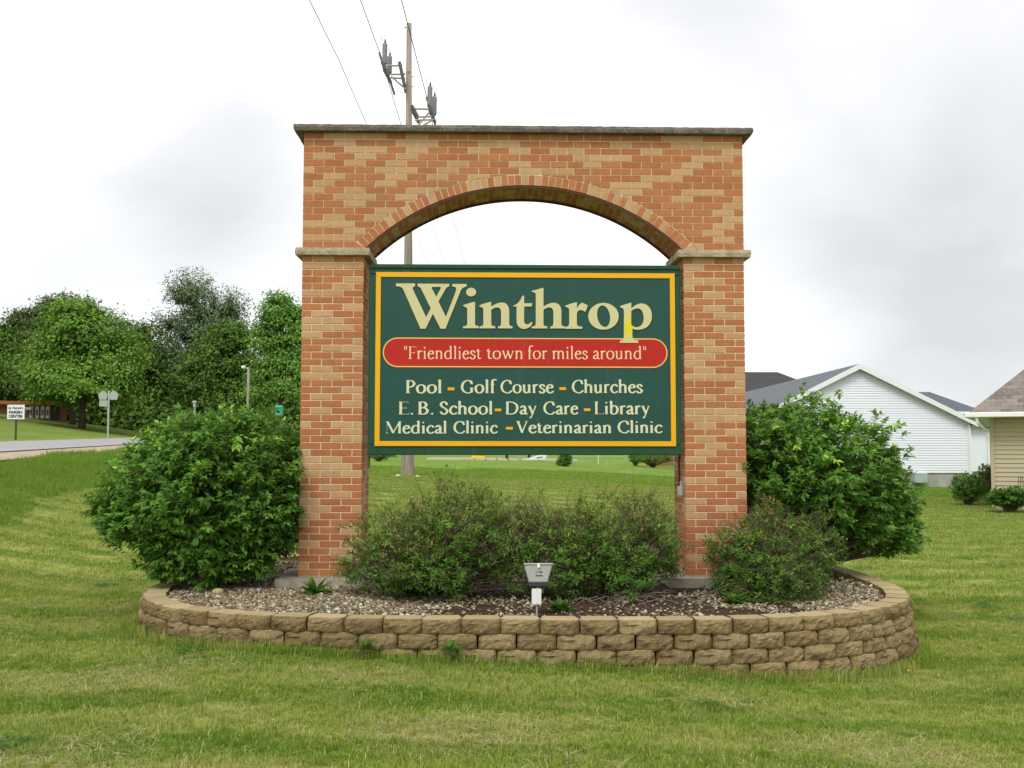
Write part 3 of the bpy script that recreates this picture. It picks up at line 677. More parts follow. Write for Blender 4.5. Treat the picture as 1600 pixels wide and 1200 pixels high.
def extrude_loops(mb, loops, y0, y1, m=0):
    "loops: lists of (x,z); y0 front (towards the viewer), y1 back"
    flat = [p for lp in loops for p in lp]
    tri = tessellate_polygon([[Vector((x, z, 0)) for x, z in lp] for lp in loops])
    i = len(mb.v); mb.v += [(x, y0, z) for x, z in flat]
    for t in tri: mb.f.append(tuple(i+k for k in t)); mb.m.append(m); mb.r.append(0)
    o = 0
    for lp in loops:
        n = len(lp); j = len(mb.v); mb.v += [(x, y0, z) for x, z in lp]+[(x, y1, z) for x, z in lp]
        for k in range(n): mb.f.append((j+k, j+(k+1) % n, j+n+(k+1) % n, j+n+k)); mb.m.append(m); mb.r.append(0)
SY = .030        # front face of the sign board
def word(mb, text, u0, u1, v, cap, bold, th=.006):
    "set a word between photo columns u0..u1 on baseline v, capital height cap pixels"
    a = onY(u0, v, SY); b = onY(u1, v, SY); top = onY((u0+u1)/2, v-cap, SY); zs = (top.z-(a.z+b.z)/2)/.66
    items = []; x = 0
    for ch in text:
        lp, adv = loops_of(ch, bold); items.append((x, lp)); x += adv
    xs = [x_+p[0] for x_, lp in items for l_ in lp for p in l_]; lo, hi = min(xs), max(xs); k = (b.x-a.x)/(hi-lo)
    for x_, lp in items:
        # group each outer loop with its holes: even-odd over the whole glyph works in the tessellator for nested loops
        outs = [[(a.x+(x_+p[0]-lo)*k, a.z+(b.z-a.z)*((x_+p[0]-lo)/(hi-lo))+p[1]*zs) for p in l_] for l_ in lp]
        def area(l_): return sum(l_[q][0]*l_[(q+1) % len(l_)][1]-l_[(q+1) % len(l_)][0]*l_[q][1] for q in range(len(l_)))/2
        outs.sort(key=lambda l_: -abs(area(l_)))
        sg = area(outs[0]) > 0
        solid = [l_ for l_ in outs if (area(l_) > 0) == sg]; holes = [l_ for l_ in outs if (area(l_) > 0) != sg]
        def isin(p, l_):
            c_ = False
            for q in range(len(l_)):
                x1, y1 = l_[q]; x2, y2 = l_[q-1]
                if (y1 > p[1]) != (y2 > p[1]) and p[0] < (x2-x1)*(p[1]-y1)/(y2-y1)+x1: c_ = not c_
            return c_
        for so_ in solid: extrude_loops(mb, [so_]+[h for h in holes if isin(h[0], so_)], SY-th, SY-.0003)

sign = empty('town_sign', (W/2, .05, 0), 'dark green signboard with gold border, cream town name and red motto band', 'sign')
def child(o): o.parent = sign; o.matrix_parent_inverse = Matrix.Translation((-W/2, -.05, 0)); return o
FL, FR_ = PW+.012, W-PW-JT-.002+.0
zt_ = onY(820, 413.5, SY).z; zb_ = onY(820, 711, SY).z
FL = onY(575, 560, .02).x; FR_ = onY(1064.5, 560, .02).x
yl = onY(586.5, 560, SY).x; yr = onY(1055, 560, SY).x; yt = onY(820, 426.3, SY).z; yb = onY(820, 697, SY).z
fw = .10
fy0, fy1 = .036, .15
for nm, lo, hi in (('frame_rail', (FL, zt_-fw), (FR_, zt_)), ('frame_rail', (FL, zb_), (FR_, zb_+fw)), ('frame_stile', (FL, zb_+fw+.001), (FL+.08, zt_-fw-.001)), ('frame_stile', (FR_-.08, zb_+fw+.001), (FR_, zt_-fw-.001))):
    b_ = MB(); b_.box((lo[0], fy0, lo[1]), (hi[0], fy1, hi[1])); child(bevel(b_.build(nm, M_FRAME), .008, 2))
# raised outer bead of the frame
for lo, hi in (((FL+.002, zt_-.042), (FR_-.002, zt_-.002)), ((FL+.002, zb_+.002), (FR_-.002, zb_+.03))):
    b_ = MB(); b_.box((lo[0], fy0-.016, lo[1]), (hi[0], fy0+.001, hi[1])); child(bevel(b_.build('frame_bead', M_FRAME), .006, 2))
b_ = MB(); b_.box((yl, SY, yb), (yr, fy0+.03, yt)); child(b_.build('board', M_GREEN))
bw = (yr-yl)*7.6/468.5
for nm, lo, hi in (('gold_border', (yl, yt-bw), (yr, yt)), ('gold_border', (yl, yb), (yr, yb+bw)), ('gold_border', (yl, yb+bw+.0005), (yl+bw, yt-bw-.0005)), ('gold_border', (yr-bw, yb+bw+.0005), (yr, yt-bw-.0005))):
    b_ = MB(); b_.box((lo[0], SY-.009, lo[1]), (hi[0], SY-.0005, hi[1])); child(b_.build(nm, M_GOLD))
# red band with a thin gold outline
A_ = onY(598, 551, SY); B_ = onY(1043, 551.5, SY); hp = (onY(820, 528, SY).z-onY(820, 574.3, SY).z)/2; zc = onY(820, 551.2, SY).z
def pill(x0, x1, h): return [(x1-h+h*math.cos(a), zc+h*math.sin(a)) for a in np.linspace(-math.pi/2, math.pi/2, 24)]+[(x0+h+h*math.cos(a), zc+h*math.sin(a)) for a in np.linspace(math.pi/2, 3*math.pi/2, 24)]
b_ = MB(); extrude_loops(b_, [pill(A_.x+.011, B_.x-.011, hp-.011)], SY-.0025, SY-.0003); child(b_.build('motto_band', M_REDP))
b_ = MB(); extrude_loops(b_, [pill(A_.x, B_.x, hp), pill(A_.x+.012, B_.x-.012, hp-.012)], SY-.005, SY-.0003); child(b_.build('band_outline', plain('pale_gold_paint', (.80, .46, .13), .5)))
# town name, each letter traced and cut out
def z1(p): return 580+p[0]/10, 410+p[1]/10
def z2(p): return 730+p[0]/10, 420+p[1]/10
def z3(p): return 880+p[0]/8.421, 430+p[1]/8.421
def ell(cx_, cy_, rx, ry, rot=0, n=40):
    return [(cx_+rx*math.cos(a)*math.cos(rot)-ry*math.sin(a)*math.sin(rot), cy_+rx*math.cos(a)*math.sin(rot)+ry*math.sin(a)*math.cos(rot)) for a in np.linspace(0, 2*math.pi, n, endpoint=False)]
BIG = [
 ('W', [[z1(p) for p in [(388,332),(685,332),(685,376),(662,384),(648,396),(648,415),(660,445),(858,858),(930,722),(795,445),(780,412),(762,392),(725,376),(725,335),(1218,338),(1218,378),(1190,386),(1170,402),(1050,615),(1168,855),(1312,480),(1326,435),(1326,410),(1318,394),(1300,384),(1265,378),(1265,340),(1490,340),(1490,380),(1455,387),(1428,402),(1405,430),(1385,475),(1160,1038),(1083,1038),(963,805),(850,1038),(770,1038),(508,440),(490,410),(465,390),(430,380),(388,376)]],
        [z1(p) for p in [(955,386),(1078,386),(1088,394),(1086,410),(1015,540),(948,412),(945,396)]]]),
 ('i', [[z2(p) for p in [(-63,572),(10,545),(122,515),(122,865),(128,882),(142,893),(180,897),(180,930),(-65,930),(-65,903),(-25,896),(-10,887),(0,868),(0,640),(-3,620),(-15,607),(-63,585)]], ]),
 ('idot', [[z2(p) for p in ell(60, 366, 79, 67)]]),
 ('n', [[z2(p) for p in [(187,578),(240,553),(300,535),(375,518),(375,592),(420,565),(480,538),(540,528),(590,538),(625,565),(645,600),(655,645),(655,865),(662,883),(676,894),(708,900),(708,932),(480,932),(480,903),(508,897),(522,885),(528,865),(528,670),(522,640),(508,618),(480,606),(450,606),(415,618),(375,642),(375,865),(380,882),(396,893),(437,900),(437,932),(193,932),(193,902),(228,896),(244,885),(252,865),(252,640),(248,622),(236,608),(187,588)]]]),
 ('t', [[z2(p) for p in [(718,582),(760,560),(800,528),(835,480),(852,440),(865,423),(888,420),(888,540),(1018,540),(1005,590),(888,590),(888,815),(893,845),(910,863),(935,870),(960,864),(985,845),(1000,830),(1020,845),(1005,880),(975,912),(930,935),(880,942),(840,933),(808,912),(785,880),(770,830),(770,590),(718,590)]]]),
 ('h', [[z2(p) for p in [(1003,350),(1100,322),(1190,297),(1190,592),(1240,562),(1300,538),(1355,532),(1400,542),(1435,565),(1460,605),(1470,655),(1470,865),(1478,885),(1495,895),(1525,900),(1525,932),(1293,932),(1293,905),(1322,898),(1338,885),(1345,860),(1345,680),(1340,648),(1325,620),(1300,606),(1270,604),(1230,617),(1190,640),(1190,865),(1196,882),(1212,894),(1250,902),(1250,932),(1005,932),(1005,905),(1045,896),(1062,886),(1070,865),(1070,402),(1066,385),(1050,374),(1003,360)]]]),
 ('r', [[z3(p) for p in [(22,405),(90,378),(165,358),(180,360),(178,438),(200,400),(225,375),(250,362),(322,398),(292,482),(255,465),(225,458),(200,466),(185,485),(178,510),(178,640),(183,660),(198,672),(250,680),(250,705),(25,705),(25,682),(55,675),(70,662),(78,640),(78,470),(74,442),(62,428),(22,414)]]]),
 ('o', [[z3(p) for p in ell(528, 541, 200, 176)], [z3(p) for p in ell(530, 540, 84, 143, -.18)]]),
 ('p', [[z3(p) for p in [(745,408),(820,382),(893,360),(893,440),(915,418),(960,388),(1010,372),(1055,373),(1095,390),(1130,422),(1155,468),(1165,530),(1158,590),(1135,645),(1095,685),(1045,708),(990,718),(940,714),(908,702),(908,800),(912,830),(925,848),(985,860),(985,890),(745,890),(745,862),(780,852),(792,838),(797,815),(797,480),(794,452),(782,436),(745,420)]],
        [z3(p) for p in [(893,472),(925,448),(965,436),(1000,440),(1030,462),(1050,505),(1059,560),(1052,615),(1030,655),(995,680),(950,686),(915,672),(893,648)]]])]
name_mb = {}
for nm, lps in BIG:
    wl = [[((q := onY(u, v, SY)).x, q.z) for u, v in lp] for lp in lps]
    key = 'i' if nm == 'idot' else nm
    mb = name_mb.setdefault(key, MB()); extrude_loops(mb, wl, SY-.009, SY-.0003)
for k, mb in name_mb.items(): child(mb.build('letter', M_CREAMY if k == 'p' else M_CREAM))
cap_l = lambda u, a, b: a+(b-a)*(u-600)/440
for t_, a, b in (('"Friendliest', 631.5, 752.3), ('town', 760.5, 816.8), ('for', 825, 855), ('miles', 863, 918.6), ('around"', 926.5, 1009.3)): 
    mb = MB(); word(mb, t_, a, b, 561, 19.3, False, .004); child(mb.build('motto_word', M_PINK))
for ln in ((614.6, 613.7, 20, (('Pool', 634, 690), ('Golf', 720, 776.5), ('Course', 782, 865.6), ('Churches', 893.5, 1004.6))),
           (647.7, 647, 19.7, (('E.', 623, 645.5), ('B.', 653, 677), ('School', 687, 769.5), ('Day', 790, 838.5), ('Care', 849, 904), ('Library', 929, 1015.3))),
           (677.5, 676.2, 18.7, (('Medical', 602.5, 698), ('Clinic', 708.5, 778), ('Veterinarian', 806.5, 955), ('Clinic', 965, 1035.3)))):
    for t_, a, b in ln[3]:
        mb = MB(); word(mb, t_, a, b, ln[0]+(ln[1]-ln[0])*((a+b)/2-600)/440, ln[2], True, .005); child(mb.build('painted_word', M_CREAM2))
for a, b, v0, v1 in ((699.6, 710, 605.5, 610), (874, 884.3, 605, 609.4), (773.3, 783.3, 638.5, 642.6), (912.3, 922.3, 638, 642.2), (790.5, 801.3, 667, 671.2)):
    p = onY(a, v0, SY); q_ = onY(b, v1, SY); mb = MB(); mb.box((p.x, SY-.005, q_.z), (q_.x, SY-.0003, p.z)); child(mb.build('dash', M_GOLD))
# conduit, strap and box on the right pier; steel stub by the left pier
xr = W-PW
mb = MB(); mb.tube([(xr-.035, .10, zb_-.0), (xr-.04, .12, zb_-.06), (xr-.03, .16, zb_-.2), (xr-.022, .2, zb_-.32)], .011, 8)
o = mb.build('conduit', M_STEEL, mon, True)
mb = MB(); mb.box((xr-.05, .12, zb_-.40), (xr-.002, .19, zb_-.31)); mb.box((xr-.03, .13, zb_-.315), (xr-.012, .15, zb_-.26)); bevel(mb.build('outlet_box', M_GALV, mon), .004)
mb = MB(); mb.box((PW-.004, D-.09, zb_-.14), (PW+.012, D-.07, zb_+.04)); bevel(mb.build('bracket', M_CONC, mon), .003)

# ------------------------------------------------------------------ planter wall
pw = empty('planter_wall', (PCX, PCY, -.4), 'low curved wall of tan split-faced blocks round the planting bed', 'retaining wall')
def block_mesh(seed, top=False):
    L_, Dp, Hh = 1.0, .2, .1
    nx, nz = 12, 7; rs = np.random.default_rng(seed); V = []; Fq = []; fm = []
    bl = .291
    for i in range(nx+1):
        for k in range(nz+1):
            fx, fz = (i/nx, k/nz); fx = .5-.5*math.cos(math.pi*fx)*(.55)-.5*(1-2*fx)*.45; x = (fx-.5)*bl; ex = max(0, min(fx, 1-fx))*bl; ez = min(fz, 1-fz)*.099
            rnd_ = .040*(1-min(1, ex/.045)**.7) + (.020*(1-min(1, (1-fz)*.11/.026)) + .012*(1-min(1, fz*.11/.02)))
            nn = noise.noise(Vector((x*9+seed*7.3, fz*1.0, seed)))*.018 + noise.noise(Vector((x*26+seed*3.1, fz*2.8, seed)))*.015 + noise.noise(Vector((x*60, fz*6.5, seed*2)))*.009
            V.append((x+noise.noise(Vector((x*20, fz*3, seed+5)))*.003, -.022+rnd_-nn, fz*.1095))
    idx = lambda i, k: i*(nz+1)+k
    for i in range(nx):
        for k in range(nz): Fq.append((idx(i, k), idx(i+1, k), idx(i+1, k+1), idx(i, k+1))); fm.append(0)
    b0 = len(V)
    back = [(-bl*.43, .19, 0), (bl*.43, .19, 0), (bl*.43, .19, .1095), (-bl*.43, .19, .1095)]
    V += back; me_f = [tuple(f) for f in Fq]
    me_f.append(tuple([idx(i, nz) for i in range(nx+1)]+[b0+2, b0+3])); fm.append(1)
    me_f.append(tuple([idx(i, 0) for i in range(nx, -1, -1)]+[b0, b0+1])); fm.append(0)
    me_f.append(tuple([idx(nx, k) for k in range(nz+1)][::-1]+[b0+2, b0+1][::1])[:0] or tuple([idx(nx, k) for k in range(nz+1)]+[b0+2, b0+1])); fm.append(0)
    me_f.append(tuple([idx(0, k) for k in range(nz, -1, -1)]+[b0, b0+3])); fm.append(0)
    me_f.append((b0+1, b0, b0+3, b0+2)); fm.append(0)
    me = bpy.data.meshes.new('block'); me.from_pydata(V, [], me_f); me.polygons.foreach_set('material_index', fm); me.update()
    bm = bmesh.new(); bm.from_mesh(me); bmesh.ops.recalc_face_normals(bm, faces=bm.faces); bm.to_mesh(me); bm.free()
    me.materials.append(M_BLOCK); me.materials.append(M_BLOCKTOP); return me
BM = [block_mesh(s) for s in range(9)]
ths = np.linspace(-math.pi, math.pi, 4001)[:-1]
PT_TOP = -.050; nblk = 0
for cse in range(5):
    off = .012*cse; pts = [ring(t, off)[0] for t in ths]; seg = [0]
    for a, b in zip(pts, pts[1:]+pts[:1]): seg.append(seg[-1]+(b-a).length)
    tot = seg[-1]; n = int(tot/.2965); stepb = tot/n; start = (cse % 2)*.5*stepb + random.uniform(-.03, .03)
    for k in range(n):
        d_ = (start+k*stepb) % tot; i = int(np.searchsorted(seg, d_))-1; i = max(0, min(i, len(pts)-1)); _, nr = ring(ths[i], off); nr = nr.lerp(ring(ths[(i+1) % len(pts)], off)[1], .5).normalized(); p = pts[i].lerp(pts[(i+1) % len(pts)], (d_-seg[i])/max(1e-9, seg[i+1]-seg[i]))
        if cse == 4 and not (p.x > 2.2 and p.y < 1.0): continue
        if cse == 3 and p.y > 2.2: continue
        if nblk >= 298: break
        o = bpy.data.objects.new('block', BM[random.randrange(9)]); COL.objects.link(o); o.parent = pw
        o.scale.x = random.choice((1, 1, .985, .96)); z = PT_TOP-(cse+1)*.1125 + random.uniform(-.002, .002) + .010*math.sin(p.x*.9+1)
        j = random.uniform(-.006, .006); q = p-nr*j
        o.location = (q.x-PCX, q.y-PCY, z+.4); o.rotation_euler = (random.uniform(-.012, .012), random.uniform(-.012, .012), math.atan2(nr.y, nr.x)+math.pi/2+random.uniform(-.02, .02))
        nblk += 1
# soil core behind the blocks and the bed surface
m = Mat('mulch', .95, .1); a_ = m.noise(m.pos(), 60, 5, .7)
m.col(m.mix(m.step(a_, .35, .7), (.035, .022, .014), (.12, .08, .05))); m.bump(a_, .9, .02); M_MULCH = m.m
def bedz(x, y): return -.100 + .028*noise.noise(Vector((x*.9, y*.9, 3))) + .02*math.exp(-((x-.0)**2+(y+.9)**2)) + .012*noise.noise(Vector((x*5, y*5, 1)))
mb = MB(); nr_, na_ = 26, 96; rows_ = []
for i in range(nr_+1):
    for k in range(na_):
        p, nr = ring(-math.pi+2*math.pi*k/na_, -.15); q = Vector((PCX, PCY)).lerp(p, i/nr_); mb.v.append((q.x, q.y, bedz(q.x, q.y) if i < nr_ else -.16))
for i in range(nr_):
    for k in range(na_): mb.f.append((i*na_+k, (i+1)*na_+k, (i+1)*na_+(k+1) % na_, i*na_+(k+1) % na_)); mb.m.append(0); mb.r.append(0)
tag(mb.build('planting_bed', M_MULCH, None, True), kind='structure')
# gravel
ico = bmesh.new(); bmesh.ops.create_icosphere(ico, subdivisions=1, radius=1); iv = np.array([v_.co[:] for v_ in ico.verts]); ifc = np.array([[v_.index for v_ in f.verts] for f in ico.faces]); ico.free()
def pebbles(name, n, xr_, yr_, dens, size):
    P_ = []; 
    while len(P_) < n:
        x, y = random.uniform(*xr_), random.uniform(*yr_)
        if not inside(x, y, -.2): continue
        if random.random() > dens(x, y): continue
        P_.append((x, y))
    P_ = np.array(P_); n = len(P_)
    s = size*np.exp(RNG.normal(0, .32, (n, 1)))*np.stack([RNG.uniform(.8, 1.25, n), RNG.uniform(.7, 1.1, n), RNG.uniform(.45, .75, n)], 1)
    a = RNG.uniform(0, 6.28, n); til = RNG.normal(0, .3, n)
    v = iv[None]*s[:, None]*(1+RNG.normal(0, .09, (n, 12, 1)))
    x = v[..., 0]*np.cos(a)[:, None]-v[..., 1]*np.sin(a)[:, None]; y = v[..., 0]*np.sin(a)[:, None]+v[..., 1]*np.cos(a)[:, None]; z = v[..., 2]+x*til[:, None]
    zb = np.array([bedz(px, py) for px, py in P_])+s[:, 2]*.5+RNG.uniform(0, .012, n)
    V = np.stack([x+P_[:, 0, None], y+P_[:, 1, None], z+zb[:, None]], 2).reshape(-1, 3)
    Fc = (ifc[None]+(np.arange(n)*12)[:, None, None]).reshape(-1, 3); col_ = np.repeat(RNG.random(n), 20)
    return mesh_np(name, V, Fc, {'v': ('FACE', col_)}, smooth=True)
m = Mat('pebble', .7, .3); m.col(m.mix(m.math('MULTIPLY', m.noise(m.pos(), 90, 3), .2), m.ramp(m.attr('v'), [(0, (0.057, 0.051, 0.038)), (.25, (0.155, 0.115, 0.068)), (.5, (0.244, 0.197, 0.125)), (.75, (0.367, 0.283, 0.167)), (.9, (0.537, 0.479, 0.333)), (1, (0.635, 0.634, 0.499))]), (0.146, 0.111, 0.068))); M_PEB = m.m
def dens(x, y):
    a = 1.0 if x < .9 else max(.12, 1.0-(x-.9)*1.0)
    if x > 4.4: a = .8 if y < 0 else .3
    if y > .5: a *= .35
    nn = noise.noise(Vector((x*1.7, y*1.7, 8)))
    return max(.04, a+(.5*nn if x > 1 else 0))
tag(link('gravel', pebbles('gravel', 33000, (-1.5, 5.6), (-2.2, 2.2), dens, .0108), None, M_PEB), kind='stuff')
for x, y, s, lb in ((-.62, -.55, .07, 'fist-sized tan stone lying on the gravel nearest the left bush'), (-.85, -1.1, .055, 'small ochre stone on the gravel beside the left curve of the block wall')):
    V = iv*np.array([s, s*.8, s*.62])*(1+RNG.normal(0, .06, (12, 1))); 
    me = mesh_np('rock', V, ifc, smooth=True); o = link('rock', me, None, M_BLOCKTOP); o.location = (x, y, bedz(x, y)+s*.45); tag(o, lb, 'rock')
    md = o.modifiers.new('s', 'SUBSURF'); md.levels = md.render_levels = 2

# ------------------------------------------------------------------ plants
def frames(nrm, up=None):
    "orthonormal frames for arrays of directions (n,3)"
    a = np.where(np.abs(nrm[:, 2:3]) < .9, np.array([[0, 0, 1.]]), np.array([[1., 0, 0]])); t = np.cross(a, nrm); t /= np.linalg.norm(t, axis=1, keepdims=True)+1e-9
    return t, np.cross(nrm, t)
def unit(a): return a/(np.linalg.norm(a, axis=-1, keepdims=True)+1e-9)
def leaves(P, axis, normal, length, width, v, fold=.18, droop=.25):
    "folded pointed leaves: base P, direction axis, 4 triangles each"
    n = len(P); side = unit(np.cross(axis, normal)); nr = unit(np.cross(side, axis))
    l = length[:, None]; w_ = width[:, None]
    b = P; tip = P+axis*l-nr*l*droop*1.0; mid = P+axis*l*.5-nr*l*droop*.2
    a = P+axis*l*.42+side*w_*.5+nr*w_*fold-nr*l*droop*.2; c_ = P+axis*l*.42-side*w_*.5+nr*w_*fold-nr*l*droop*.2
    V = np.stack([b, a, mid, c_, tip], 1).reshape(-1, 3); k = (np.arange(n)*5)[:, None, None]
    Fc = (np.array([[0, 2, 1], [2, 4, 1], [0, 3, 2], [3, 4, 2]])[None]+k).reshape(-1, 3)
    return V, Fc, np.repeat(v, 4)
def twig_tubes(mb, paths, r0, r1, seg=4):
    for p in paths: mb.tube(p, list(np.linspace(r0, r1, len(p))), seg, cap=False)
def shell_noise(d, seed, amp):
    return np.array([1+amp*(noise.noise(Vector(x)*1.8+Vector((seed, 0, 0)))+.5*noise.noise(Vector(x)*4.2+Vector((0, seed, 0)))) for x in d])
def bush(name, label, base, centre, radii, ntwig, nleaf, ll, lw, mat, seed, flat=.0, under=.35, vr=(.05, .95), amp=.22, tipred=False, bare=0, droop=.35, group=None, twl=.17, inner=.35, wild=.28, along=.45):
    r = np.random.default_rng(seed)
    root = empty(name, base, label, 'shrub', group)
    C = np.array(centre); R_ = np.array(radii)
    d = unit(r.normal(size=(ntwig, 3))); d[:, 2] = np.where(d[:, 2] < -under, -under*r.random(ntwig), d[:, 2]); d = unit(d)
    rr = shell_noise(d, seed, amp)*np.where(r.random(ntwig) < inner, r.uniform(.55, .9, ntwig), r.uniform(.88, 1.06, ntwig))
    sh_ = r.random(ntwig) < .07; rr = rr*np.where(sh_ & (d[:, 2] > -.1), r.uniform(1.05, 1.2, ntwig), 1)
    tip = C+d*R_*rr[:, None]; tip[:, 2] = np.maximum(tip[:, 2], base[2]+.04)
    out = unit(tip-np.array(base)*.6-C*.4); out[:, 2] += .15; out = unit(out+r.normal(0, wild, out.shape))
    # leaves in opposite pairs along each twig, drooping outwards
    tw = twl*r.uniform(.6, 1.3, ntwig); k = nleaf; f_ = np.linspace(0, 1, k)[None, :]*np.ones((ntwig, 1))
    P = tip[:, None]+out[:, None]*(tw[:, None]*(f_-.7))[..., None]
    P[..., 2] -= (f_**2*.25*tw[:, None])
    t, b = frames(out); ph = r.uniform(0, 6.28, (ntwig, 1))+np.arange(k)[None]*math.pi*.5+np.where(np.arange(k) % 2 == 0, 0, math.pi*.5)[None]
    ph = r.uniform(0, 6.28, (ntwig, 1)) + np.where(np.arange(k)[None] % 2 == 0, 0, math.pi) + (np.arange(k)//2)[None]*1.2 + r.normal(0, .3, (ntwig, k))
    ax = out[:, None]*(along+.4*f_)[..., None]+t[:, None]*np.cos(ph)[..., None]*.8+b[:, None]*np.sin(ph)[..., None]*.45
    ax[..., 2] -= droop*r.uniform(.3, 1.2, ax.shape[:2]); ax = unit(ax).reshape(-1, 3); P = P.reshape(-1, 3)
    nm = unit(np.array([[0, 0, 1.]])*1.0+d.repeat(k, 0)*.45+r.normal(0, .28, ax.shape))
    ln = ll*r.uniform(.6, 1.2, len(P))*np.where(f_.ravel() > .9, .75, 1); v = np.clip(np.repeat(r.beta(2, 2.6, ntwig), k)*.75+r.uniform(-.1, .15, len(P))+.12*(f_.ravel()), 0, .95)
    sunlit = np.repeat(r.random(ntwig) < .10, k) & (np.repeat(d[:, 2] > .25, k)); v = np.where(sunlit, r.uniform(.85, 1, len(P)), v)  # some upper twigs get paler leaves: sunlight painted into the leaf tone
    if tipred:
        hh = np.repeat((tip[:, 2]-base[2])/(C[2]+R_[2]-base[2]), k); red = r.random(len(P)) < np.clip(.04+.65*(hh-.5), 0, .42)
        v = np.where(red, r.uniform(.88, 1, len(P)), np.minimum(v, .84))
    V, Fc, va = leaves(P, ax, nm, ln, ln*lw, v, droop=.12)
    o = link('foliage', mesh_np('foliage', V-np.array(base), Fc, {'v': ('FACE', va)}), root, mat)
    mb = MB()
    B_ = Vector(base); nb_ = min(ntwig, 260)
    for i in range(nb_):
        e_ = Vector(tip[i]); s0 = B_+Vector((r.normal(0, .05), r.normal(0, .04), 0)); mid = s0.lerp(e_, .5)+Vector((r.normal(0, .05), r.normal(0, .05), .08*R_[2]))
        mb.tube([s0-B_, s0.lerp(mid, .5)-B_+Vector((0, 0, .03)), mid-B_, e_-B_], [.011 if i % 9 == 0 else .005, .006, .004, .0018], 4, cap=False)
    for i in range(bare):
        j = r.integers(0, ntwig); e_ = Vector(tip[j])-B_; dr = Vector(out[j])+Vector((r.normal(0, .35), r.normal(0, .35), .5 if r.random() < .6 else -.1))
        dr.normalize(); l_ = r.uniform(.08, .22) if r.random() < .6 else r.uniform(.22, .34); p0 = e_-dr*.08; m_2 = p0+dr*l_*.6+Vector((r.normal(0, .01), 0, .01)); mb.tube([p0, m_2, p0+dr*l_*1.2], [.0022, .0016, .0008], 3, cap=False)
        for q in range(3):
            d2 = (dr+Vector((r.normal(0, .6), r.normal(0, .6), r.normal(0, .4)))).normalized(); p1 = p0.lerp(m_2, .5+.25*q); mb.tube([p1, p1+d2*l_*.4], [.0013, .0007], 3, cap=False)
    mb.build('stems', M_TWIG, root)
    return root
def zb2(x, y): return bedz(x, y)
def multi(name, label, base, lobes, **kw):
    "a shrub of several lobes joined into one thing"
    root = None; fol = []; st = []
    for i, (c_, r_, nt_, nl_) in enumerate(lobes):
        b2 = (c_[0], c_[1], base[2]) if kw.get('spread') else base
        k2 = {a: b for a, b in kw.items() if a != 'spread'}
        o = bush(name, label, b2, c_, r_, nt_, nl_, seed=kw['seed0']+i, **{a: b for a, b in k2.items() if a != 'seed0'})
        if root is None: root = o
        for ch in list(o.children):
            (fol if ch.name.startswith('foliage') else st).append(ch)
    for group_, nm in ((fol, 'foliage'), (st, 'stems')):
        V = []; Fs = []; va = []; off = 0
        for ch in group_:
            me = ch.data; n = len(me.vertices); co = np.empty(n*3, np.float32); me.vertices.foreach_get('co', co); co = co.reshape(-1, 3)+np.array(ch.parent.location)-np.array(root.location)
            if nm == 'foliage':
                f_ = np.empty(len(me.loops), np.int32); me.loops.foreach_get('vertex_index', f_); Fs.append(f_.reshape(-1, 3)+off)
                a = np.empty(len(me.polygons), np.float32); me.attributes['v'].data.foreach_get('value', a); va.append(a)
            else:
                f_ = np.empty(len(me.loops), np.int32); me.loops.foreach_get('vertex_index', f_); Fs.append(f_.reshape(-1, 4)+off)
            V.append(co); off += n
        mat = group_[0].data.materials[0]; ps = [ch.parent for ch in group_]
        me = mesh_np(nm, np.concatenate(V), np.concatenate(Fs), {'v': ('FACE', np.concatenate(va))} if va else None)
        for ch in group_: bpy.data.objects.remove(ch)
        link(nm, me, root, mat)
    for o in list(COL.objects):
        if o.type == 'EMPTY' and o != root and o.get('label') == label: bpy.data.objects.remove(o)
    return root
b0 = (-.72, .25, bedz(-.72, .25))
multi('burning_bush', 'big rounded leafy green bush spreading left of the left brick pier', b0,
      [((-.94, .25, .80), (.96, .95, .76), 1700, 13), ((-.62, .15, 1.12), (.66, .75, .48), 620, 13), ((-1.12, .1, .62), (.82, .75, .44), 700, 13), ((-.42, .05, .56), (.44, .5, .44), 330, 13), ((-.86, -.1, .24), (.60, .5, .30), 420, 13), ((-.95, .1, 1.22), (.6, .6, .34), 320, 13)],
      seed0=11, ll=.075, lw=.5, mat=M_EUON, under=.6, droop=.5, amp=.22, wild=.4)
b0 = (4.95, .8, bedz(4.95, .8))
multi('burning_bush', 'big leafy green bush behind the right pier, in front of the white house', b0,
      [((5.2, .8, .95), (.98, .95, .78), 1500, 14), ((4.85, .9, 1.27), (.66, .75, .42), 560, 14), ((5.62, .7, .7), (.62, .7, .56), 600, 14), ((6.0, .6, .38), (.28, .4, .30), 150, 14)],
      seed0=31, ll=.075, lw=.5, mat=M_EUON, under=.6, droop=.45, amp=.17, wild=.36)
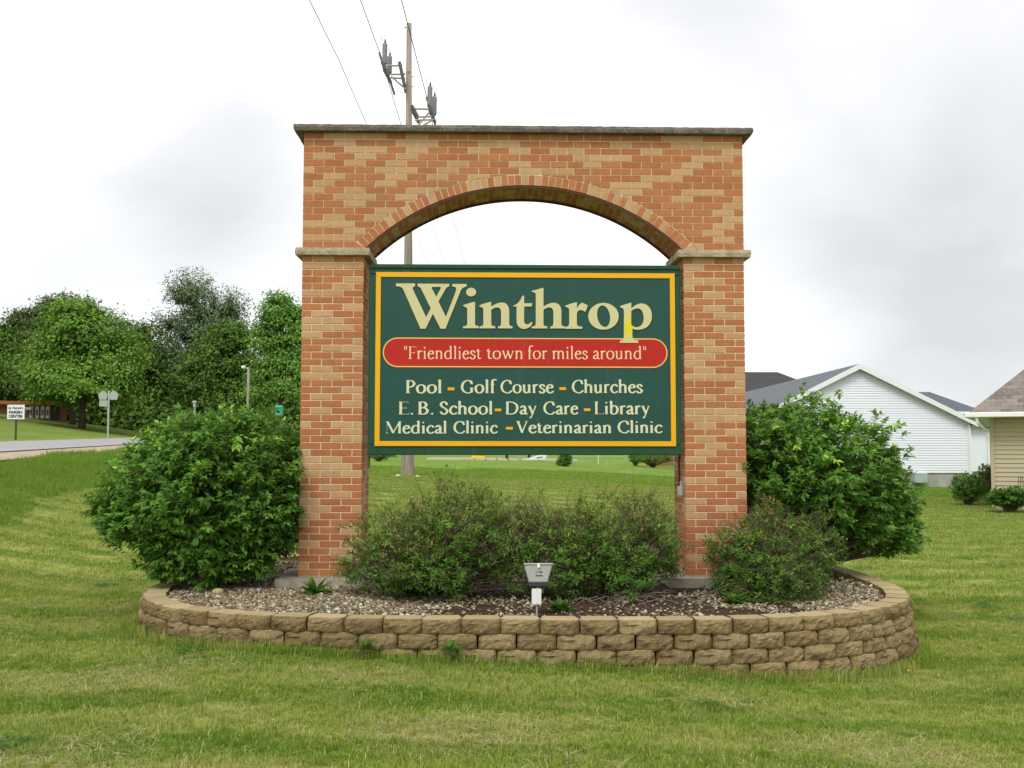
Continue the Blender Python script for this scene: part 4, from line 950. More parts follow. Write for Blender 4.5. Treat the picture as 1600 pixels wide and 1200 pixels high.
for label, base, lobes, sd0 in (
    ('wide scruffy reddish-green spirea shrub against the foot of the left pier', (1.2, -.65, bedz(1.2, -.65)),
     [((1.05, -.62, .30), (.50, .5, .40), 620, 12), ((1.55, -.55, .42), (.52, .5, .50), 780, 12), ((1.28, -.95, .18), (.42, .35, .28), 330, 12), ((2.02, -.5, .30), (.32, .4, .36), 360, 12)], 51),
    ('middle scruffy spirea shrub just right of the floodlight, below the sign', (2.85, -.65, bedz(2.85, -.65)),
     [((2.55, -.62, .28), (.42, .48, .44), 580, 12), ((3.0, -.6, .30), (.50, .5, .48), 720, 12), ((2.28, -.5, .34), (.26, .35, .36), 240, 12), ((3.32, -.45, .30), (.26, .4, .40), 280, 12)], 61),
    ('rounded rusty-tipped spirea shrub in front of the right brick pier', (4.25, -.7, bedz(4.25, -.7)),
     [((4.22, -.62, .22), (.36, .45, .40), 600, 12), ((4.52, -.5, .26), (.50, .5, .44), 700, 12), ((4.3, -.85, .05), (.45, .35, .26), 260, 12)], 71)):
    multi('spirea_shrub', label, base, lobes, seed0=sd0, ll=.052, lw=.33, mat=M_SPIR, under=.6, droop=.12, amp=.5, tipred=True, bare=190, wild=.75, along=.15, group='spirea shrubs along the front of the bed', twl=.11, inner=.4)

def rosette(name, label, x, y, z, n, l0, mat, wide=.16, seed=1, up=.5, cat='weed'):
    r = np.random.default_rng(seed); a = r.uniform(0, 6.28, n); el = r.uniform(.15, up*2, n)
    ax = np.stack([np.cos(a)*np.cos(el), np.sin(a)*np.cos(el), np.sin(el)], 1); P = np.stack([r.normal(0, l0*.08, n), r.normal(0, l0*.08, n), np.zeros(n)], 1)
    V, Fc, va = leaves(P, ax, unit(np.array([[0, 0, 1.]])+r.normal(0, .15, (n, 3))), l0*r.uniform(.6, 1.1, n), l0*wide*r.uniform(.7, 1.2, n), r.random(n), droop=.3)
    o = link(name, mesh_np(name, V, Fc, {'v': ('FACE', va)}), None, mat); o.location = (x, y, z); return tag(o, label, cat)
rosette('dandelion_plant', 'bright green leafy weed in the gravel at the foot of the left pier', .27, -.62, bedz(.27, -.62)+.01, 60, .24, M_WEED, .2, 3, .55)
rosette('weed', 'low green weed in the bed between floodlight and block wall', 2.42, -1.45, bedz(2.42, -1.45), 90, .14, M_WEED, .28, 4, .6)
rosette('weed', 'green weed beneath the right-hand spirea shrub', 3.92, -1.2, bedz(3.92, -1.2), 70, .15, M_WEED, .28, 5, .6)
rosette('weed', 'small tuft growing out of the block wall joint, left of centre', .92, -2.30, -.25, 70, .12, M_WEED, .14, 6, .6)
rosette('weed', 'grass tuft sprouting from the block wall below the left spirea', 1.55, -2.31, -.26, 60, .13, M_WEED, .1, 7, .6)
rosette('weed', 'pale weeds in the grass where the block wall curves left', -.42, -2.05, -.34, 90, .17, M_WEED, .12, 8, .45)
# bare dead stems under the middle shrub
mb = MB(); r = np.random.default_rng(5)
for i in range(46):
    x, y = 3.1+r.normal(0, .3), -.95+r.normal(0, .15); p0 = Vector((x, y, bedz(x, y))); d_ = Vector((r.normal(0, 1), r.normal(-.3, .5), r.uniform(.05, .6))).normalized(); l_ = r.uniform(.15, .42)
    p1 = p0+d_*l_*.5+Vector((0, 0, .03)); p2 = p0+d_*l_+Vector((r.normal(0, .03), r.normal(0, .03), -.02)); mb.tube([p0, p1, p2], [.004, .003, .001], 4, cap=False)
tag(mb.build('dead_twigs', plain('dead_twig', (.24, .19, .15), .9), None), kind='stuff')
# dandelion by the right end of the wall
mb = MB(); p = at(1421, 1036, 8.05); gzz = gz(p.x, p.y)
dn = empty('dandelion', (p.x, p.y, gzz), 'single yellow dandelion flower in the grass at the right end of the block wall', 'flower')
mb.tube([(0, 0, 0), (0, 0, .07)], .002, 5); mb.build('stalk', M_WEED, dn)
mb = MB()
for k in range(22):
    a = k/22*6.28*3.1; q = .02*(k/22)**.5; mb.poly([(0, 0, .07), (q*math.cos(a), q*math.sin(a), .078+.006*(1-k/22)), (q*math.cos(a+.5), q*math.sin(a+.5), .078)])
mb.build('petals', plain('yellow_petal', (.8, .6, .01), .6), dn)

# ------------------------------------------------------------------ grass (uncountable: one object per kind of cover)
def blade_patch(name, size, n, h, wd, mat, seed, straw=.12, lean=.5):
    r = np.random.default_rng(seed); x = r.uniform(-size/2, size/2, n); y = r.uniform(-size/2, size/2, n); a = r.uniform(0, 6.28, n)
    tuft = np.array([noise.noise(Vector((xx/size*5+seed*3, yy/size*5, seed))) for xx, yy in zip(x, y)]); hh = h*r.uniform(.45, 1.15, n)*(1+1.1*np.clip(tuft, -.45, .8)); le = np.abs(r.normal(0, lean, n)); dx, dy = np.cos(a), np.sin(a); px, py = -dy, dx; wv = wd*r.uniform(.6, 1.2, n)
    flat = r.random(n) < straw; le = np.where(flat, r.uniform(1.2, 3.5, n), le); hz = np.where(flat, hh*.3, hh)
    p0 = np.stack([x-px*wv/2, y-py*wv/2, np.zeros(n)-.01], 1); p1 = np.stack([x+px*wv/2, y+py*wv/2, np.zeros(n)-.01], 1)
    m_x, m_y = x+dx*hh*le*.3, y+dy*hh*le*.3
    p2 = np.stack([m_x+px*wv*.4, m_y+py*wv*.4, hz*.62], 1); p3 = np.stack([m_x-px*wv*.4, m_y-py*wv*.4, hz*.62], 1)
    p4 = np.stack([x+dx*hh*le, y+dy*hh*le, hz], 1)
    V = np.stack([p0, p1, p2, p3, p4], 1).reshape(-1, 3); k = (np.arange(n)*5)[:, None, None]
    Fc = (np.array([[0, 1, 2], [0, 2, 3], [3, 2, 4]])[None]+k).reshape(-1, 3)
    v = np.where(flat, r.uniform(.8, 1, n), r.uniform(0, .93, n))
    me = mesh_np(name, V, Fc, {'v': ('FACE', np.repeat(v, 3))}); me.materials.append(mat)
    return bpy.data.objects.new(name, me)
def scatter(name, pts, patches, smin=.9, smax=1.1):
    P_ = np.array(pts, np.float32); me = bpy.data.meshes.new(name); me.vertices.add(len(P_)); me.vertices.foreach_set('co', P_.ravel()); me.update()
    a = me.attributes.new('scl', 'FLOAT', 'POINT'); a.data.foreach_set('value', RNG.uniform(smin, smax, len(P_)).astype(np.float32))
    ro = np.zeros((len(P_), 3), np.float32)
    h = .25; gx = (ground(P_[:, 0]+h, P_[:, 1])-ground(P_[:, 0]-h, P_[:, 1]))/(2*h); gy = (ground(P_[:, 0], P_[:, 1]+h)-ground(P_[:, 0], P_[:, 1]-h))/(2*h)
    from mathutils import Euler
    for i in range(len(P_)):
        q = Vector((-gx[i], -gy[i], 1)).to_track_quat('Z', 'Y') @ Euler((0, 0, random.choice((0, 1, 2, 3))*math.pi/2+random.uniform(-.2, .2))).to_quaternion(); ro[i] = q.to_euler()[:]
    a = me.attributes.new('rot', 'FLOAT_VECTOR', 'POINT'); a.data.foreach_set('vector', ro.ravel())
    o = link(name, me)
    ng = bpy.data.node_groups.new(name, 'GeometryNodeTree'); ng.interface.new_socket('Geometry', in_out='INPUT', socket_type='NodeSocketGeometry'); ng.interface.new_socket('Geometry', in_out='OUTPUT', socket_type='NodeSocketGeometry')
    gi = ng.nodes.new('NodeGroupInput'); go = ng.nodes.new('NodeGroupOutput'); ip_ = ng.nodes.new('GeometryNodeInstanceOnPoints'); jg = ng.nodes.new('GeometryNodeJoinGeometry')
    for po in patches:
        oi = ng.nodes.new('GeometryNodeObjectInfo'); oi.inputs['Object'].default_value = po; oi.inputs['As Instance'].default_value = True; ng.links.new(oi.outputs['Geometry'], jg.inputs[0])
    ip_.inputs['Pick Instance'].default_value = True
    ng.links.new(gi.outputs[0], ip_.inputs['Points']); ng.links.new(jg.outputs[0], ip_.inputs['Instance'])
    for nm, typ, sock in (('scl', 'FLOAT', 'Scale'), ('rot', 'FLOAT_VECTOR', 'Rotation')):
        na_ = ng.nodes.new('GeometryNodeInputNamedAttribute'); na_.data_type = typ; na_.inputs[0].default_value = nm; ng.links.new(na_.outputs[0], ip_.inputs[sock])
    ng.links.new(ip_.outputs[0], go.inputs[0]); md = o.modifiers.new('scatter', 'NODES'); md.node_group = ng
    return tag(o, kind='stuff')
near = [blade_patch('patch', .42, 2100, .030, .0042, M_BLADE, s, .2, .8) for s in range(5)]
mid = [blade_patch('patch', 1.05, 1700, .04, .010, M_BLADE, 20+s, .2, .8) for s in range(4)]
tall = [blade_patch('patch', .8, 1100, .115, .008, M_TALL, 40+s, .05, .35) for s in range(4)]
fringe = [blade_patch('patch', .16, 90, .085, .005, M_BLADE, 60+s, .05, .4) for s in range(4)]
clip_ = [blade_patch('patch', .5, 260, .05, .0045, plain('dry_clipping', (.44, .39, .19), .9, .05), 80+s, 1.0) for s in range(3)]
def clover(seed):
    r = np.random.default_rng(seed); n = 170; x, y = r.normal(0, .09, n), r.normal(0, .09, n); P = []; A = []
    for i in range(n):
        for q in range(3): a = q*2.09+r.uniform(0, .6); P.append((x[i], y[i], .028+r.uniform(-.008, .008))); A.append((math.cos(a), math.sin(a), r.normal(.1, .15)))
    P = np.array(P); A = unit(np.array(A)); V, Fc, va = leaves(P, A, unit(np.array([[0, 0, 1.]])+r.normal(0, .15, A.shape)), np.full(len(P), .014), np.full(len(P), .013), r.uniform(0, .6, len(P)), droop=.05)
    me = mesh_np('clover', V, Fc, {'v': ('FACE', va)}); me.materials.append(M_WEED); return bpy.data.objects.new('clover', me)
clov = [clover(s) for s in (1, 2, 3)]
def vis(x, y, m_=1.0):
    q = Vector((x, y, -.3))-CAM; z = q.dot(Fv); return z > 3 and abs(q.dot(Rv)) < z*.5+m_
p1, p2, p3, p4 = [], [], [], []
for x in np.arange(-6, 9.5, .4):
    for y in np.arange(-6.6, 2.6, .4):
        xx, yy = x+random.uniform(-.03, .03), y+random.uniform(-.03, .03)
        if vis(xx, yy, 1.3) and not inside(xx, yy, -.05): p1.append((xx, yy, gz(xx, yy)))
for x in np.arange(-22, 30, 1.0):
    for y in np.arange(2.6, 34, 1.0):
        xx, yy = x+random.uniform(-.06, .06), y+random.uniform(-.06, .06); dx, dy = xx-CAM.x, yy-CAM.y; s = dx*RN.x+dy*RN.y
        if vis(xx, yy, 1.5) and s < 6.2 and not inside(xx, yy, .4): p2.append((xx, yy, gz(xx, yy)))
for t in np.arange(4, 52, .7):
    for s in np.arange(5.9, 8.15, .6):
        x, y = ts(t+random.uniform(-.1, .1), s+random.uniform(-.12, .12)+.25*math.sin(t*.7))
        if vis(x, y, 3.5): p3.append((x, y, gz(x, y)-.02))
for k in range(520):
    p, nr = ring(-math.pi+2*math.pi*k/520, .075+random.uniform(-.01, .04)); 
    if p.y < 1.5: p4.append((p.x, p.y, gz(p.x, p.y)))
p5 = [(x, y, gz(x, y)+.004) for x, y, z in p1 if noise.noise(Vector((x*.9+5, y*1.5, 2))) > .22]
p5 += [(x+.2, y+.17, gz(x+.2, y+.17)+.004) for x, y, z in p5 if not inside(x+.2, y+.17, .2)]
p6 = [(x+random.uniform(-.2, .2), y+random.uniform(-.2, .2), 0) for x, y, z in p1 if noise.noise(Vector((x*1.1, y*1.1, 12))) > .40]
p6 = [(x, y, gz(x, y)) for x, y, z in p6 if not inside(x, y, .12)]
scatter('grass_clippings', p5, clip_, .8, 1.2); scatter('clover', p6, clov, .5, 1.1)
scatter('lawn_grass', p1, near, .9, 1.15); scatter('far_lawn_grass', p2, mid); scatter('tall_grass', p3, tall, .7, 1.2); scatter('wall_foot_grass', p4, fringe, .6, 1.25)

# ------------------------------------------------------------------ floodlight
fp = at(841, 900, 8.25); fl = empty('floodlight', (fp.x, fp.y, bedz(fp.x, fp.y)), 'grey ground floodlight with a white junction box, in front of the shrubs', 'floodlight')
h0 = fp.z-bedz(fp.x, fp.y)
M_LGREY = plain('light_grey_housing', (.46, .47, .46), .45, .4, .1, .08)
T = Matrix.Translation((0, 0, h0)) @ Matrix.Rotation(rad(-18), 4, 'X')
mb = MB()
def frust(mb, w0, w1, z0, z1, y0, y1, y2, y3, T_):
    p = [(-w0, y0, z0), (w0, y0, z0), (w0, y1, z0), (-w0, y1, z0), (-w1, y2, z1), (w1, y2, z1), (w1, y3, z1), (-w1, y3, z1)]; i = len(mb.v); mb.v += [tuple(T_ @ Vector(q)) for q in p]
    for f_ in ((0,3,2,1),(4,5,6,7),(0,1,5,4),(1,2,6,5),(2,3,7,6),(3,0,4,7)): mb.f.append(tuple(i+k for k in f_)); mb.m.append(0); mb.r.append(0)
frust(mb, .074, .112, -.055, .075, -.02, .05, -.075, .055, T); bevel(mb.build('housing', M_LGREY, fl), .006, 2)
mb = MB(); frust(mb, .118, .119, .075, .087, -.082, .064, -.083, .065, T); bevel(mb.build('rim', M_GALV, fl), .003)
mb = MB(); frust(mb, .112, .113, .0871, .089, -.076, .058, -.076, .058, T); mb.build('lens', plain('lens', (.25, .3, .32), .1, .6), fl)
mb = MB()
for k in range(9): x = -.066+k*.0165; mb.box((x, -.03, -.088), (x+.005, .045, -.052), T=T)
mb.box((-.07, -.012, -.082), (.07, .04, -.055), T=T); mb.build('heat_sink', M_DARK, fl)
for s in (-1, 1):
    mb = MB(); mb.box((s*.119-.003, -.05, -.045), (s*.119+.003, .02, .05), T=T); mb.build('bracket', M_DARK, fl)
mb = MB(); mb.box((-.009, -.088, .05), (.011, -.078, .082), T=T); bevel(mb.build('latch', M_WHITE, fl), .002)
mb = MB()
for x0, x1, z in ((-.02, -.012, .022), (.004, .034, .022), (-.022, .034, -.004)): 
    yy = -.0205-(z+.055)/.13*.055-.0015; mb.box((x0, yy-.001, z-.0035), (x1, yy+.004, z+.0035), T=T)
mb.build('stamped_lettering', M_DARK, fl)
zj = at(838, 920, 8.2).z-fl.location.z; zk = at(838, 944.5, 8.2).z-fl.location.z
mb = MB(); mb.tube([(0, .0, zj-.01), (0, .005, h0-.08)], .014, 8); mb.build('swivel_neck', M_GALV, fl)
mb = MB(); mb.box((-.052, -.05, zk), (.024, .0, zj)); bevel(mb.build('junction_box', M_WHITE, fl), .004, 2)
mb = MB(); mb.tube([(-.012, -.025, zk), (-.012, -.025, -.08)], .008, 8); mb.build('stake', M_GALV, fl)
for s in (0, 1):
    mb = MB(); mb.tube([(-.014, -.0505, zj-.012-s*(zj-zk-.024)), (-.014, -.053, zj-.012-s*(zj-zk-.024))], .0035, 8); mb.build('screw', M_GALV, fl)

# ------------------------------------------------------------------ utility pole and lines
PD = 30.0; pb = at(637, 741, PD); PY = pb.y; pt_ = onY(638.7, 37, PY)
pb.z = gz(pb.x, pb.y); pole = empty('utility_pole', pb, 'tall weathered wooden utility pole with two equipment brackets, behind the arch', 'utility pole')
Hp = pt_.z-pb.z; dxp, dyp = pt_.x-pb.x, pt_.y-pb.y
mb = MB(); mb.tube([(0, 0, -.4), (0, 0, 0), (dxp*.5, 0, Hp*.5), (dxp, 0, Hp)], [.2, .19, .12, .075], 20); mb.build('pole', M_POLE, pole, True)
pp = lambda u, v, d=0: onY(u, v, PY+d)-pb
for k, (u, v) in enumerate(((634.5, 46), (637, 113), (643, 122), (643, 137))):
    mb = MB(); q = pp(u, v); s_2 = -1 if k == 0 else 1; mb.tube([q-Vector((.02*s_2, .12, 0)), q+Vector((.07*s_2, -.12, .01))], .018, 6); mb.build('bolt', M_GALV, pole)
M_FR = plain('bracket_steel', (.36, .31, .28), .6, .4, .3); M_DB = plain('dark_beam', (.10, .11, .10), .6)
def bars(name, segs, r_, mat):
    mb = MB()
    for a, b in segs: mb.tube([a, b], r_, 6)
    return mb.build(name, mat, pole)
for s in (-.28, .28):
    bars('bracket_frame', [(pp(601, 103, s), pp(628, 102.5, s)), (pp(610, 116.5, s), pp(633, 116, s)), (pp(608, 121.5, s), pp(633, 123, s)), (pp(611, 120, s), pp(634, 139.5, s))], .028, M_FR)
    bars('bracket_frame', [(pp(644, 170, s), pp(672, 171, s)), (pp(650, 183, s), pp(677, 182, s)), (pp(648, 188, s), pp(678, 187, s)), (pp(652, 197, s), pp(671, 175, s)), (pp(658, 198, s), pp(676, 187, s))], .028, M_FR)
for a, b in (((598, 103), (609, 124)), ((625, 103), (633, 140)), ((644, 170), (653, 187)), ((670, 168), (679, 187))):
    mb = MB(); p0, p1 = pp(*a), pp(*b); q = [p0+Vector((0, -.3, 0)), p0+Vector((0, .3, 0)), p1+Vector((0, .3, 0)), p1+Vector((0, -.3, 0))]
    mb.tube([p0+Vector((0, -.3, 0)), p1+Vector((0, -.3, 0))], .05, 4); mb.tube([p0+Vector((0, .3, 0)), p1+Vector((0, .3, 0))], .05, 4); mb.tube([p0+Vector((0, -.3, 0)), p0+Vector((0, .3, 0))], .035, 4); mb.build('crossbeam', M_DB, pole)
for (u, v0, v1, d) in ((601, 68, 101, -.25), (608.5, 88, 115, .25), (671.5, 135, 168, -.25), (678.5, 151, 180, .25)):
    a, b = pp(u, v0, d), pp(u-.5, v1, d); mb = MB(); n = 9; pts_ = [a.lerp(b, k/(n*2)) for k in range(n*2+1)]
    mb.tube(pts_, [.055]+[.080 if k % 2 else .072 for k in range(1, n*2)]+[.055], 10); ins_ = mb.build('recloser_tank', M_GREYP, pole, True)
    mb = MB(); t_ = a+Vector((.0, 0, 0)); mb.tube([t_, t_+Vector((.012, 0, .07)), t_+Vector((0, 0, .13))], [.036, .028, .012], 8); mb.build('bushing', M_DARK, pole)
    mb = MB(); mb.tube([t_+Vector((0, 0, .12)), t_+Vector((-.02, 0, .26)), t_+Vector((-.09, 0, .19)), t_+Vector((-.13, .0, .02))], .006, 4, cap=False); mb.build('jumper_wire', M_BLACKW, pole)
for (u0, v0, u1, v1) in ((592, 82, 598, 101), (609, 126, 616, 148), (666, 152, 671, 168), (678, 187, 680.5, 200)):
    a, b = pp(u0, v0), pp(u1, v1); mb = MB(); n = 6; mb.tube([a.lerp(b, k/(n*2)) for k in range(n*2+1)], [.04 if k % 2 else .026 for k in range(n*2+1)], 8); mb.build('strain_insulator', M_DB, pole, True)
# white stones at the pole foot
for (u, v) in ((622, 741), (652, 742)):
    q = at(u, v, PD-.2); s = .07; me = mesh_np('rock', iv*np.array([s*1.3, s*.8, s*.5]), ifc, smooth=True); o = link('rock', me, None, M_WHITE); o.location = (q.x, q.y, gz(q.x, q.y)+.02); tag(o, 'pale flat stone at the foot of the utility pole, on its %s side' % ('left' if u < 630 else 'right'), 'rock')
# overhead lines running over the camera to the pole and on beyond it
def wire(name, label, uv, near_h, far_uv):
    p = onY(*uv, PY); d_ = Vector((.0205, 1, 0)); pts = []
    q0 = onY(*far_uv[0], CAM.y+PD+25)
    for k in range(15):
        f_ = k/14; y = -40*(1-f_); z = p.z + near_h*(1-f_) - .55*4*f_*(1-f_); pts.append(Vector((p.x+d_.x*y, p.y+y, z)))
    far_end = onY(*far_uv[1], CAM.y+PD+70)
    pts2 = []
    for k in range(1, 13):
        f_ = k/12; q = p.lerp(far_end, f_); q.z -= .25*4*f_*(1-f_); pts2.append(q)
    mb = MB(); mb.tube(pts+pts2, .011, 5); return tag(mb.build(name, M_BLACKW), label, 'power line', 'overhead lines passing the utility pole')
wire('power_line', 'leftmost overhead wire, passing left of the utility pole', (530, 96), .3, ((560, 170), (694, 462)))
wire('power_line', 'middle overhead wire meeting the left bracket of the utility pole', (592, 80), .3, ((620, 160), (704, 440)))
wire('power_line', 'right overhead wire crossing the pole top to its right bracket', (666, 150), .3, ((680, 200), (733, 440)))

# ------------------------------------------------------------------ trees
def tree(label, u, vbase, dist, crown, kind, nl, leaf, seed, trunk=.22, lean=0, cat='tree', name='tree', group=None, base_z=None, needle=False):
    "crown: list of (u, v, ru, rv) lobes in photo pixels at that distance -> real lobes with their own depth"
    r = np.random.default_rng(seed); p = at(u, vbase, dist); bz = gz(p.x, p.y) if base_z is None else base_z
    root = empty(name, (p.x, p.y, bz), label, cat, group); B_ = np.array((p.x, p.y, bz)); px = dist/F
    cs = []
    for (cu, cv, ru, rv) in crown:
        c_ = at(cu, cv, dist); cs.append((np.array((c_.x, c_.y+r.normal(0, .25)*ru*px, c_.z)), np.array((ru*px, ru*px*.9, rv*px))))
    ar = np.array([x[1][0]*x[1][2] for x in cs]); ar = ar/ar.sum()
    V_, N_, vv = [], [], []
    mb = MB(); tops = []
    for (c_, R_), a in zip(cs, ar):
        nc = max(10, int(a*nl/26)); rr_ = 0; d = unit(r.normal(size=(nc, 3))); d[:, 2] = np.where(d[:, 2] < -.6, -.3, d[:, 2])
        rr = shell_noise(d, seed+c_[0], .3)*np.where(r.random(nc) < .3, r.uniform(.3, .8, nc), r.uniform(.8, 1.02, nc))
        cc = c_+d*R_*rr[:, None]; k = 26; sp = leaf*2.7
        sc3 = np.array([1, 1, .6]) if not needle else np.array([1, 1, .35])
        P = cc[:, None]+r.normal(0, 1, (nc, k, 3))*sp*sc3*r.uniform(.6, 1.3, (nc, 1, 1))*.55
        if needle: P = cc[:, None]+unit(d+np.array([[0, 0, .5]]))[:, None]*(r.uniform(-1, 1.3, (nc, k, 1))*leaf*3.2)+r.normal(0, leaf*.55, (nc, k, 3))
        V_.append(P.reshape(-1, 3)); N_.append(np.repeat(unit(d*.6+np.array([[0, 0, .7]])), k, 0)); vv.append(np.clip(np.repeat(r.beta(2.5, 2.5, nc), k)*.8+.1+r.normal(0, .07, nc*k), 0, 1))
        for i in range(0, nc, max(1, nc//7)): tops.append(cc[i])
    P = np.concatenate(V_); Nn = np.concatenate(N_); v = np.concatenate(vv); n = len(P)
    Nq = unit(Nn+r.normal(0, .28, (n, 3))); ax = r.normal(size=(n, 3)); ax = unit(ax-(np.sum(ax*Nq, 1, keepdims=True))*Nq*.85+np.array([[0, 0, -.25]])); V, Fc, va = leaves(P, ax, Nq, leaf*r.uniform(.7, 1.3, n), leaf*(.7 if not needle else .3)*r.uniform(.7, 1.2, n), v, droop=.1)
    link('crown', mesh_np('crown', V-B_, Fc, {'v': ('FACE', va)}), root, M_TR[kind])
    top = np.mean([c_ for c_, _ in cs], 0); T_ = Vector(top-B_)
    mb.tube([(0, 0, -.3), (lean*.1, 0, T_.z*.18), (T_.x*.4, T_.y*.4, T_.z*.6), tuple(T_*1.1)], [trunk*1.25, trunk, trunk*.7, trunk*.2], 10)
    for tp in tops:
        e_ = Vector(tp-B_); s0 = Vector((T_.x*.3, T_.y*.3, T_.z*r.uniform(.35, .75))); mb.tube([s0, s0.lerp(e_, .5)+Vector((0, 0, .3)), e_], [trunk*.35, trunk*.18, trunk*.05], 5, cap=False)
    mb.build('trunk', M_BARK, root, True); return root
GT = 'trees beyond the road'
tree('broad light green maple standing alone on the lawn behind the road sign', 128, 670, 96, [(130, 520, 62, 42), (100, 560, 60, 45), (170, 565, 52, 48), (130, 600, 80, 38), (85, 610, 42, 32), (185, 610, 38, 34), (120, 488, 38, 20)], 'maple', 38000, .33, 1, .3, group=GT)
tree('second maple trunk close behind the lone maple, darker', 113, 667, 103, [(110, 575, 60, 50), (60, 585, 42, 50)], 'dark', 9000, .36, 2, .3, group=GT)
tree('tawny-topped tree rising behind the maple on the left', 60, 655, 118, [(75, 495, 50, 22), (110, 478, 32, 14), (35, 510, 30, 24), (130, 492, 22, 12), (60, 540, 60, 40)], 'red', 18000, .36, 3, .35, group=GT)
tree('dark green tree cut by the left edge of the photo', 2, 665, 112, [(0, 570, 42, 60), (-25, 540, 40, 50), (12, 620, 40, 36)], 'dark', 13000, .38, 4, .3, group=GT)
tree('dense dark round tree between the maple and the tall pine', 235, 660, 118, [(235, 560, 62, 50), (205, 530, 40, 28), (265, 590, 48, 50), (225, 620, 60, 40)], 'dark', 28000, .32, 5, .35, group=GT)
tree('tall ragged pine towering over its neighbours', 322, 662, 112, [(296, 458, 24, 20), (340, 486, 28, 18), (272, 506, 22, 9), (312, 518, 38, 20), (350, 518, 34, 20), (282, 462, 12, 10), (318, 560, 50, 38), (310, 490, 12, 22), (362, 478, 12, 8)], 'pine', 30000, .45, 6, .35, group=GT, needle=True)
tree('dark leafy tree in front of the pine behind the street lamp', 355, 662, 100, [(350, 560, 52, 46), (320, 600, 52, 48), (375, 610, 42, 45), (365, 530, 34, 26)], 'dark', 28000, .32, 7, .3, group=GT)
tree('pale green airy tree rising beside the left brick pier', 437, 668, 88, [(440, 490, 30, 30), (462, 520, 32, 40), (420, 530, 24, 36), (440, 575, 38, 44), (470, 590, 40, 50), (415, 600, 26, 36), (435, 470, 16, 12)], 'light', 26000, .27, 8, .22, group=GT)
tree('pale green tree mostly hidden behind the left brick pier', 500, 668, 98, [(505, 560, 45, 60), (520, 600, 50, 50)], 'light', 7000, .36, 9, .25, group=GT)
for k_, (u_, d_, kd_, lb_) in enumerate(((-90, 92, 'dark', 'dark tree left of the photo edge on the parish lawn'), (-230, 100, 'maple', 'light green tree well left of the photo edge on the parish lawn'), (-420, 88, 'dark', 'round dark tree farthest left across the road'))):
    tree(lb_, u_, 655, d_, [(u_, 560, 60, 60), (u_-25, 600, 60, 45), (u_+30, 590, 50, 45)], kd_, 9000, .36, 400+k_, .3, group=GT)
# far woodland closing the view on the horizon
def woods(name, spots, kind, seed, hgt, leaf):
    r = np.random.default_rng(seed); P = []; Nn = []; v = []
    for (x, y, wdt) in spots:
        z0 = gz(x, y); n = int((1300 if leaf < .8 else 340)*wdt/3); d = unit(r.normal(size=(n, 3))); d[:, 2] = np.abs(d[:, 2])-.15; h = hgt*r.uniform(.75, 1.2)
        q = np.array([[x, y, z0+h*.08]])+d*np.array([[wdt, wdt, h*.9]])*r.uniform(.7, 1.05, (n, 1)); P.append(q); Nn.append(d); v.append(np.clip(np.full(n, r.random())*.5+r.uniform(0, .5, n), 0, 1))
    P = np.concatenate(P); Nn = np.concatenate(Nn); v = np.concatenate(v); n = len(P)
    V, Fc, va = leaves(P, unit(r.normal(size=(n, 3))), unit(Nn+.3), leaf*r.uniform(.7, 1.3, n), leaf*.8*r.uniform(.7, 1.2, n), v)
    tag(link(name, mesh_np(name, V, Fc, {'v': ('FACE', va)}), None, M_TR[kind]), kind='stuff')
woods('dark_undergrowth', [(at(u, 660, 118+random.uniform(-4, 14)).x, at(u, 660, 118+random.uniform(-4, 6)).y, 5) for u in range(150, 560, 16)], 'dark', 77, 6.5, .55)
woods('far_woods', [(x, 330+40*math.sin(x*.05)+random.uniform(-10, 10), 13) for x in range(-260, 420, 13)], 'dark', 78, 9, 1.9)

# ------------------------------------------------------------------ church building, signs and lamp across the road
M_CB = brick_mat('church_brick', (.20, .075, .045), (.25, .095, .055), (.3, .12, .07))
M_OR = plain('orange_fascia', (.45, .16, .06), .7); M_GLASS = plain('window_glass', (.05, .06, .065), .15, .6)
pc = at(50, 657, 106); gzc = pc.z; ray = Vector((pc.x-CAM.x, pc.y-CAM.y)); RB = ray.length
ang = lambda u: math.atan2((u-800)/F, 1)+YAW
ch = empty('church_hall', (pc.x, pc.y, gzc), 'low red brick parish hall with an orange roof edge under the maple', 'building', rz=-ang(50))
lx = lambda u: RB*math.tan(ang(u)-ang(50)); hh_ = (657-634)*RB/F*.93
mb = MB(); mb.box((lx(-40), 0, -1.5), (lx(104), 7, hh_)); mb.build('wall', M_CB, ch)
mb = MB(); mb.box((lx(-42), -.5, hh_), (lx(106), 7.4, hh_+.35)); bevel(mb.build('roof', M_OR, ch), .02)
for u in (48.5, 57.5, 66, 74):
    x = lx(u); mb = MB(); mb.box((x-.17, -.06, .2), (x+.17, .02, hh_-.1)); f_ = mb.build('window', M_WHITE, ch)
    mb = MB(); mb.box((x-.10, -.09, .5), (x+.10, -.055, hh_-.5)); mb.build('pane', M_GLASS, f_)
mb = MB(); mb.box((lx(80), -.04, 0), (lx(93), .02, hh_-.05)); mb.build('entrance', M_DARK, ch)
mb = MB(); mb.box((lx(39), -1.4, hh_-.55), (lx(48), -.002, hh_-.3)); bevel(mb.build('awning', M_WHITE, ch), .02)
